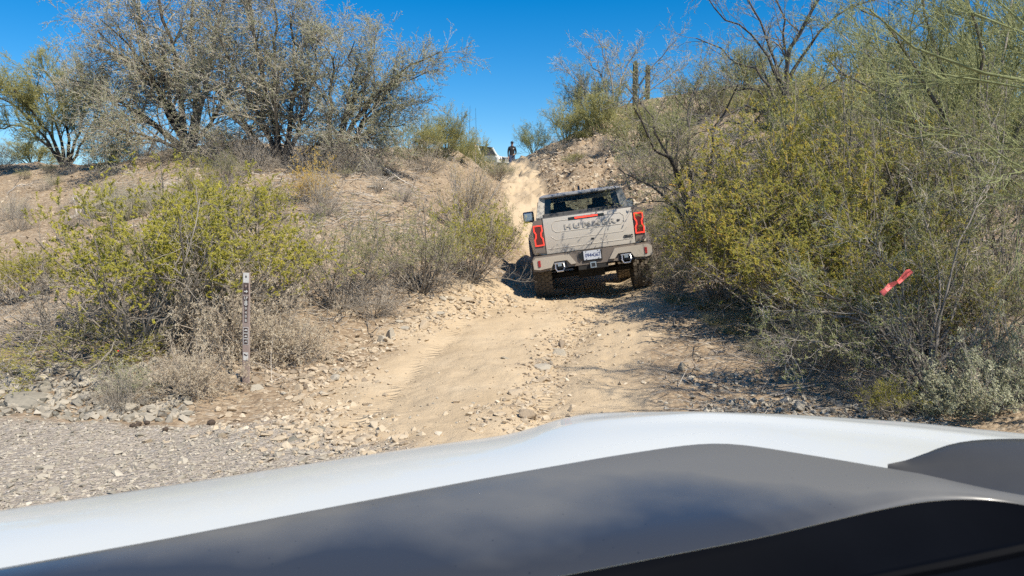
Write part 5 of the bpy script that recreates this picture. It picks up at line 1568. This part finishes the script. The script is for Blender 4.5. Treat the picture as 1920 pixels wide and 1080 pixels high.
# ------------------------------------------------------------------ person on the crest
def make_person():
    g = ground_at(960, 48.0)
    f = 1.77
    V, E, RD = [], [], []
    def add(p, r, par=None):
        V.append(p); RD.append(r)
        if par is not None: E.append((par, len(V) - 1))
        return len(V) - 1
    pel = add((0, 0, .96), (.155, .115))
    w = add((0, 0, 1.10), (.15, .11), pel); ch = add((0, 0, 1.30), (.185, .125), w); sh = add((0, .0, 1.43), (.15, .10), ch)
    nk = add((0, -.01, 1.52), (.055, .058), sh); ja = add((0, -.025, 1.60), (.07, .085), nk); hd = add((0, -.02, 1.68), (.077, .098), ja); tp = add((0, -.01, 1.755), (.062, .078), hd)
    for s, pts in ((-1, [((-.17, 0, 1.42), .075), ((-.215, .0, 1.30), .062), ((-.232, .02, 1.12), .052), ((-.228, -.03, .95), .042), ((-.222, -.05, .86), .030)]),
                   (1, [((.17, 0, 1.42), .075), ((.22, .02, 1.30), .062), ((.25, .05, 1.13), .052), ((.19, -.10, 1.02), .042), ((.13, -.15, 1.00), .030)])):
        p = sh
        for q, r in pts: p = add(q, (r, r), p)
        wr = p
        base = Vector(V[wr]); dr = (Vector(V[wr]) - Vector(V[wr - 1])).normalized()
        sd = dr.cross(Vector((0, 1, 0))).normalized() if s < 0 else Vector((0, 0, 1))
        pm = add(tuple(base + dr * .06), (.034, .018), wr)
        for k in range(4):
            o = sd * ((k - 1.5) * .019)
            a = add(tuple(Vector(V[pm]) + o + dr * .035), (.0095, .0095), pm)
            add(tuple(Vector(V[a]) + dr * (.04 + .008 * (1 - abs(k - 1.3))) + Vector((0, .012, 0))), (.008, .008), a)
        a = add(tuple(base + dr * .03 + sd * .035 + Vector((0, -.02, 0))), (.011, .011), wr)
        add(tuple(Vector(V[a]) + dr * .035 + Vector((0, -.012, 0))), (.009, .009), a)
    for s in (-1, 1):
        hp = add((s * .09, 0, .88), (.105, .105), pel); kn = add((s * .105, -.02, .50), (.078, .08), hp); cf = add((s * .11, .02, .32), (.07, .073), kn)
        an = add((s * .125, .03, .10), (.048, .052), cf); he = add((s * .128, .0, .045), (.042, .045), an); add((s * .14, -.15, .035), (.042, .03), he)
    me = bpy.data.meshes.new('person'); me.from_pydata(V, E, [])
    o = bpy.data.objects.new('person', me); COL.objects.link(o)
    sk = o.modifiers.new('skin', 'SKIN')
    for v, r in zip(me.skin_vertices[0].data, RD): v.radius = r
    me.skin_vertices[0].data[0].use_root = True
    ss = o.modifiers.new('sub', 'SUBSURF'); ss.levels = ss.render_levels = 2
    dg = bpy.context.evaluated_depsgraph_get(); dg.update()
    m2 = bpy.data.meshes.new_from_object(o.evaluated_get(dg))
    bpy.data.objects.remove(o)
    for m in ('skin', 'jacket', 'jeans', 'boot'): m2.materials.append(M[m])
    for p in m2.polygons:
        c = p.center
        if c.z > 1.53: i = 0
        elif c.z < .12: i = 3
        elif c.z > .95 or abs(c.x) > .19: i = 1
        else: i = 2
        if (c.x < -.18 and .7 < c.z < .88) or (c.y < -.15 and c.z > .9 and c.z < 1.15): i = 0
        p.material_index = i; p.use_smooth = True
    o = bpy.data.objects.new('person', m2); COL.objects.link(o)
    o.location = g; o.rotation_euler = (0, 0, R(6)); o.scale = (1, 1, 1)
    tag(o, 'person in black jacket, dark cap and blue jeans standing on the trail crest', 'person')
    def ch_(nm, bm, mat, **k):
        return bm_obj(nm, bm, mat, o, **k)
    bm = bmesh.new(); bmesh.ops.create_uvsphere(bm, u_segments=20, v_segments=10, radius=.105, matrix=Matrix.Translation((0, -.008, 1.715)) @ Matrix.Diagonal((.92, 1.1, .85, 1)))
    bmesh.ops.delete(bm, geom=[v for v in bm.verts if v.co.z < 1.70], context='VERTS')
    prism(bm, [(-.075, -.10), (-.06, -.19), (.06, -.19), (.075, -.10)], 'z', 1.705, 1.715)
    ch_('cap', bm, M['cap'], smooth=True)
    bm = bmesh.new(); box(bm, (0, -.118, 1.675), (.13, .02, .035)); ch_('sunglasses', bm, M['gloss_black'], bevel=.008)
    bm = bmesh.new(); loft(bm, [[(-.012, -.115, 1.66), (.012, -.115, 1.66), (.0, -.11, 1.672)], [(-.018, -.14, 1.632), (.018, -.14, 1.632), (0, -.115, 1.628)]]); ch_('nose', bm, M['skin'])
    bm = bmesh.new(); box(bm, (0, -.118, 1.605), (.05, .01, .012)); ch_('mouth', bm, M['reflector'], bevel=.003)
    for s in (-1, 1):
        bm = bmesh.new(); box(bm, (s * .083, -.01, 1.655), (.016, .035, .055)); ch_('ear', bm, M['skin'], bevel=.007)
    bm = bmesh.new(); box(bm, (.075, -.135, 1.345), (.075, .012, .045)); ch_('chest_logo', bm, M['sticker_white'], bevel=.005)
    bm = bmesh.new()
    for s in (-1, 1): loft(bm, [[(s * .01, -.055, 1.50), (s * .07, -.02, 1.53), (s * .07, -.01, 1.56), (s * .01, -.06, 1.52)], [(s * .02, -.07, 1.46), (s * .09, -.04, 1.47), (s * .085, -.02, 1.50), (s * .02, -.07, 1.49)]])
    ch_('collar', bm, M['jacket'])
make_person()

# ------------------------------------------------------------------ white off-roader behind the crest
def make_suv():
    g = P(900, 331, 50)
    root = empty('off_road_vehicle', (g.x, g.y, g.z + .02), (0, 0, R(-38)))
    tag(root, 'white off-road vehicle with a dark roof, half hidden by bushes at the crest', 'off-road vehicle')
    # local: X forward
    bm = bmesh.new()
    prism(bm, [(-2.1, .55), (-2.1, 1.15), (.75, 1.18), (1.95, 1.12), (2.1, .95), (2.1, .55)], 'y', -.88, .88)
    bm_obj('body', bm, M['white_paint'], root, bevel=.04)
    bm = bmesh.new()
    loft(bm, [[(-2.05, -.84, 1.15), (.75, -.84, 1.18), (.75, .84, 1.18), (-2.05, .84, 1.15)], [(-1.95, -.70, 1.72), (.40, -.70, 1.76), (.40, .70, 1.76), (-1.95, .70, 1.72)]])
    bm_obj('windows', bm, M['gloss_black'], root)
    bm = bmesh.new(); box(bm, (-.78, 0, 1.79), (2.5, 1.52, .08)); bm_obj('roof', bm, M['black_plastic'], root, bevel=.03)
    for s in (-1, 1):
        bm = bmesh.new(); tube(bm, [(.80, s * .83, 1.17), (.43, s * .71, 1.78)], .065, 8); bm_obj('front_pillar', bm, M['white_paint'], root)
        bm = bmesh.new(); tube(bm, [(-.45, s * .845, 1.16), (-.5, s * .72, 1.76)], .05, 8); bm_obj('door_pillar', bm, M['white_paint'], root)
        bm = bmesh.new(); bmesh.ops.create_uvsphere(bm, u_segments=12, v_segments=8, radius=.10, matrix=Matrix.Translation((2.1, s * .58, .93)) @ Matrix.Diagonal((.3, 1, 1, 1))); bm_obj('headlight', bm, M['chrome'], root, smooth=True)
        bm = bmesh.new(); box(bm, (.62, s * 1.0, 1.28), (.10, .2, .16)); bm_obj('mirror', bm, M['white_paint'], root, bevel=.03)
        for x in (-1.35, 1.35):
            bm = bmesh.new(); tube(bm, [(x, s * .72, .42), (x, s * .98, .42)], .42, 24); wh = bm_obj('wheel', bm, M['rubber'], root, smooth=True, bevel=.03)
            bm = bmesh.new(); tube(bm, [(x, s * .97, .42), (x, s * .99, .42)], .23, 18); bm_obj('rim', bm, M['alloy'], wh)
    bm = bmesh.new(); box(bm, (2.15, 0, .62), (.16, 1.7, .18)); bm_obj('bumper', bm, M['black_plastic'], root, bevel=.03)
    bm = bmesh.new()
    for k in range(7): box(bm, (2.105, -.36 + k * .12, .95), (.02, .05, .26))
    bm_obj('grille', bm, M['black_plastic'], root)
    bm = bmesh.new(); tube(bm, [(-.9, .70, 1.8), (-.92, .72, 2.8), (-1.0, .76, 4.4)], [.016, .012, .008], 6); bm_obj('antenna', bm, M['black_plastic'], root)
    bm = bmesh.new(); tube(bm, [(-1.5, .70, 1.8), (-1.52, .74, 2.8), (-1.5, .8, 4.6)], [.016, .012, .008], 6); bm_obj('antenna', bm, M['black_plastic'], root)
make_suv()

# ------------------------------------------------------------------ the vehicle the photo was taken from: hood and front body
def resamp(pts, n):
    pts = np.array(pts, float)
    L = np.r_[0, np.cumsum(np.linalg.norm(np.diff(pts[:, :2], axis=0), axis=1))]
    s = np.linspace(0, L[-1], n)
    q = np.stack([np.interp(s, L, pts[:, c]) for c in range(pts.shape[1])], -1)
    for _ in range(2): q[1:-1] = (q[:-2] + 2 * q[1:-1] + q[2:]) / 4
    return q
def line3(pts, n): return [PZ(p[0], p[1], p[2]) for p in resamp(pts, n)]
def sheet(name, rows, mat, parent, smooth=True, thick=.0):
    bm = bmesh.new()
    loft(bm, rows, close=False, cap=False)
    bmesh.ops.recalc_face_normals(bm, faces=bm.faces[:])
    if sum(f.normal.z for f in bm.faces) < 0: bmesh.ops.reverse_faces(bm, faces=bm.faces[:])
    me = bpy.data.meshes.new(name); bm.to_mesh(me); bm.free()
    if smooth:
        me.polygons.foreach_set("use_smooth", [True] * len(me.polygons)); me.set_sharp_from_angle(angle=R(50))
    o = link(name, me, mat, parent)
    if thick:
        m = o.modifiers.new('thick', 'SOLIDIFY'); m.thickness = thick; m.offset = -1
    return o
def make_own_car():
    N = 112
    Ep = [(-260, 1002, 1.365), (0, 957, 1.37), (300, 913, 1.375), (600, 866, 1.38), (850, 829, 1.385), (950, 816, 1.388), (1000, 803, 1.395), (1050, 783, 1.405), (1110, 774, 1.41), (1300, 771, 1.412), (1500, 778, 1.41), (1700, 791, 1.405), (1920, 813, 1.395), (2250, 850, 1.38), (2800, 935, 1.34)]
    Bp = [(-260, 1122, 1.395), (0, 1076, 1.40), (300, 1022, 1.405), (600, 964, 1.41), (900, 907, 1.415), (1150, 863, 1.42), (1290, 842, 1.42), (1350, 838, 1.42), (1410, 844, 1.42), (1550, 867, 1.42), (1700, 893, 1.42), (1920, 930, 1.42), (2250, 985, 1.42), (2800, 1085, 1.40)]
    E, B = line3(Ep, N), line3(Bp, N)
    root = empty('white_vehicle', (0.6, 1.0, 0))
    tag(root, 'white vehicle with a black hood panel in the foreground, seen over its hood from inside', 'vehicle')
    root_inv = Matrix.Translation((-.6, -1.0, 0))
    def loc(rows): return [[root_inv @ Vector(p) for p in r] for r in rows]
    cen = Vector((.55, .7, 0))
    def out(p, dx, dz):
        h = Vector((p.x - cen.x, p.y - cen.y, 0)).normalized()
        return p + h * dx + Vector((0, 0, dz))
    rows = []
    for t in (0, .06, .14, .22, .28, .32, .36, .42, .5, .6, .7, .8, .94, 1):
        r = []
        for i, (e, b) in enumerate(zip(E, B)):
            p = e.lerp(b, t)
            crown = .012 * math.sin(math.pi * t)
            w_ = min(max((i / N - .41) / .10, 0), 1) * min(max((1.0 - i / N) / .2, 0), 1)
            crown += .010 * w_ * math.exp(-((t - .32) / .10) ** 2)
            r.append(p + Vector((0, 0, crown)))
        rows.append(r)
    skirt = [[out(p, dx, dz) for p in E] for dx, dz in ((.10, -.95), (.10, -.5), (.095, -.16), (.075, -.09), (.045, -.04), (.018, -.011))]
    rows = skirt + rows
    # dip under the black panel
    rows.append([p + Vector((0, 0, -.03)) for p in B])
    sheet('hood', loc(rows), M['white_paint'], root)
    # black centre panel, a soft edge standing proud of the white
    D = line3([(-300, 1330, 1.36), (300, 1222, 1.375), (700, 1150, 1.39), (1086, 1079, 1.405), (1431, 1012, 1.415), (1644, 961, 1.42), (1740, 943, 1.422), (1803, 938, 1.422), (1870, 940, 1.42), (1930, 950, 1.418), (2250, 1020, 1.41), (2800, 1125, 1.39)], N)
    Bi = []
    for b, d in zip(B, D):
        h = Vector((d.x - b.x, d.y - b.y, 0)); ln = max(h.length, 1e-4); h /= ln
        Bi.append((h, ln))
    pr = [[b + h * min(.004, ln * .1) + Vector((0, 0, dz)) for b, (h, ln) in zip(B, Bi)] for dz in (-.02,)]
    pr.append([b + h * min(.004, ln * .1) + Vector((0, 0, .006 * min(1, ln / .15))) for b, (h, ln) in zip(B, Bi)])
    pr.append([b + h * min(.012, ln * .2) + Vector((0, 0, .012 * min(1, ln / .15))) for b, (h, ln) in zip(B, Bi)])
    top = [b + h * min(.028, ln * .3) + Vector((0, 0, .015 * min(1, ln / .15))) for b, (h, ln) in zip(B, Bi)]
    for t in (0, .2, .4, .6, .8, .95): pr.append([a.lerp(d + Vector((0, 0, .010 * min(1, q[1] / .15))), t) + Vector((0, 0, .008 * min(1, q[1] / .15) * math.sin(math.pi * t))) for a, d, q in zip(top, D, Bi)])
    pr.append([d + Vector((0, 0, .004 * min(1, q[1] / .15))) for d, q in zip(D, Bi)])
    hp = sheet('hood_panel', loc(pr), M['hood_greyed'], root)
    a = hp.data.attributes.new('across', 'FLOAT', 'POINT')
    a.data.foreach_set('value', np.repeat(np.array([0, 0, .02, .05, .2, .4, .6, .8, .95, 1], np.float32), N))
    a = hp.data.attributes.new('along', 'FLOAT', 'POINT')
    a.data.foreach_set('value', np.tile(np.linspace(0, 1, N, dtype=np.float32), 10))
    # dark cowl between hood and windscreen
    cw_rows = [[d + Vector((0, 0, .003 * min(1, q[1] / .15))) for d, q in zip(D, Bi)],
               [d + (Vector((.25, .1, 0)) - Vector((d.x, d.y, 0))).normalized() * .012 + Vector((0, 0, -.004)) for d in D],
               [d.lerp(Vector((.35, .15, d.z)), .06) + Vector((0, 0, -.04)) for d in D],
               [d.lerp(Vector((.35, .15, d.z)), .30) + Vector((0, 0, -.11)) for d in D],
               [d.lerp(Vector((.35, .15, d.z)), .75) + Vector((0, 0, -.19)) for d in D]]
    sheet('cowl', loc(cw_rows), M['cowl_shade_black'], root)
    # raised black vent on the right
    n = 44
    Tp = line3([(1664, 882, 1.424), (1715, 860, 1.436), (1757, 839, 1.452), (1795, 828, 1.462), (1850, 823, 1.466), (1930, 822, 1.468), (2100, 834, 1.47), (2700, 905, 1.45)], n)
    Lp = line3([(1664, 884, 1.422), (1700, 892, 1.424), (1740, 898, 1.424), (1800, 908, 1.424), (1860, 918, 1.424), (1930, 931, 1.424), (2100, 962, 1.424), (2700, 1067, 1.41)], n)
    vr = [[p + Vector((0, .03, -.06)) for p in Tp], [p + Vector((0, .012, -.01)) for p in Tp]]
    for t in (0, .15, .35, .6): vr.append([a.lerp(b, t) + Vector((0, 0, .012 * math.sin(math.pi * min(t * 1.4, 1)))) for a, b in zip(Tp, Lp)])
    vr.append([a.lerp(b, .9) + Vector((0, 0, -.004)) for a, b in zip(Tp, Lp)]); vr.append(Lp)
    sheet('hood_vent', loc(vr), M['hood_black'], root)
    # wiper lying on the cowl
    bm = bmesh.new()
    tube(bm, [root_inv @ P(1480, 1115, .62), root_inv @ P(1640, 1085, .62), root_inv @ P(1780, 1058, .62), root_inv @ P(2050, 1000, .62)], [.004, .005, .006, .006], 8)
    bm_obj('wiper', bm, M['cowl_shade_black'], root, smooth=True)
    # front wheel under the left side
    for (x, y) in ((-.15, 1.05), (1.25, .2)):
        bm = bmesh.new()
        tube(bm, [root_inv @ Vector((x - .13, y + .1, .45)), root_inv @ Vector((x + .13, y - .1, .45))], .44, 28)
        bm_obj('wheel', bm, M['rubber'], root, smooth=True, bevel=.03)
make_own_car()
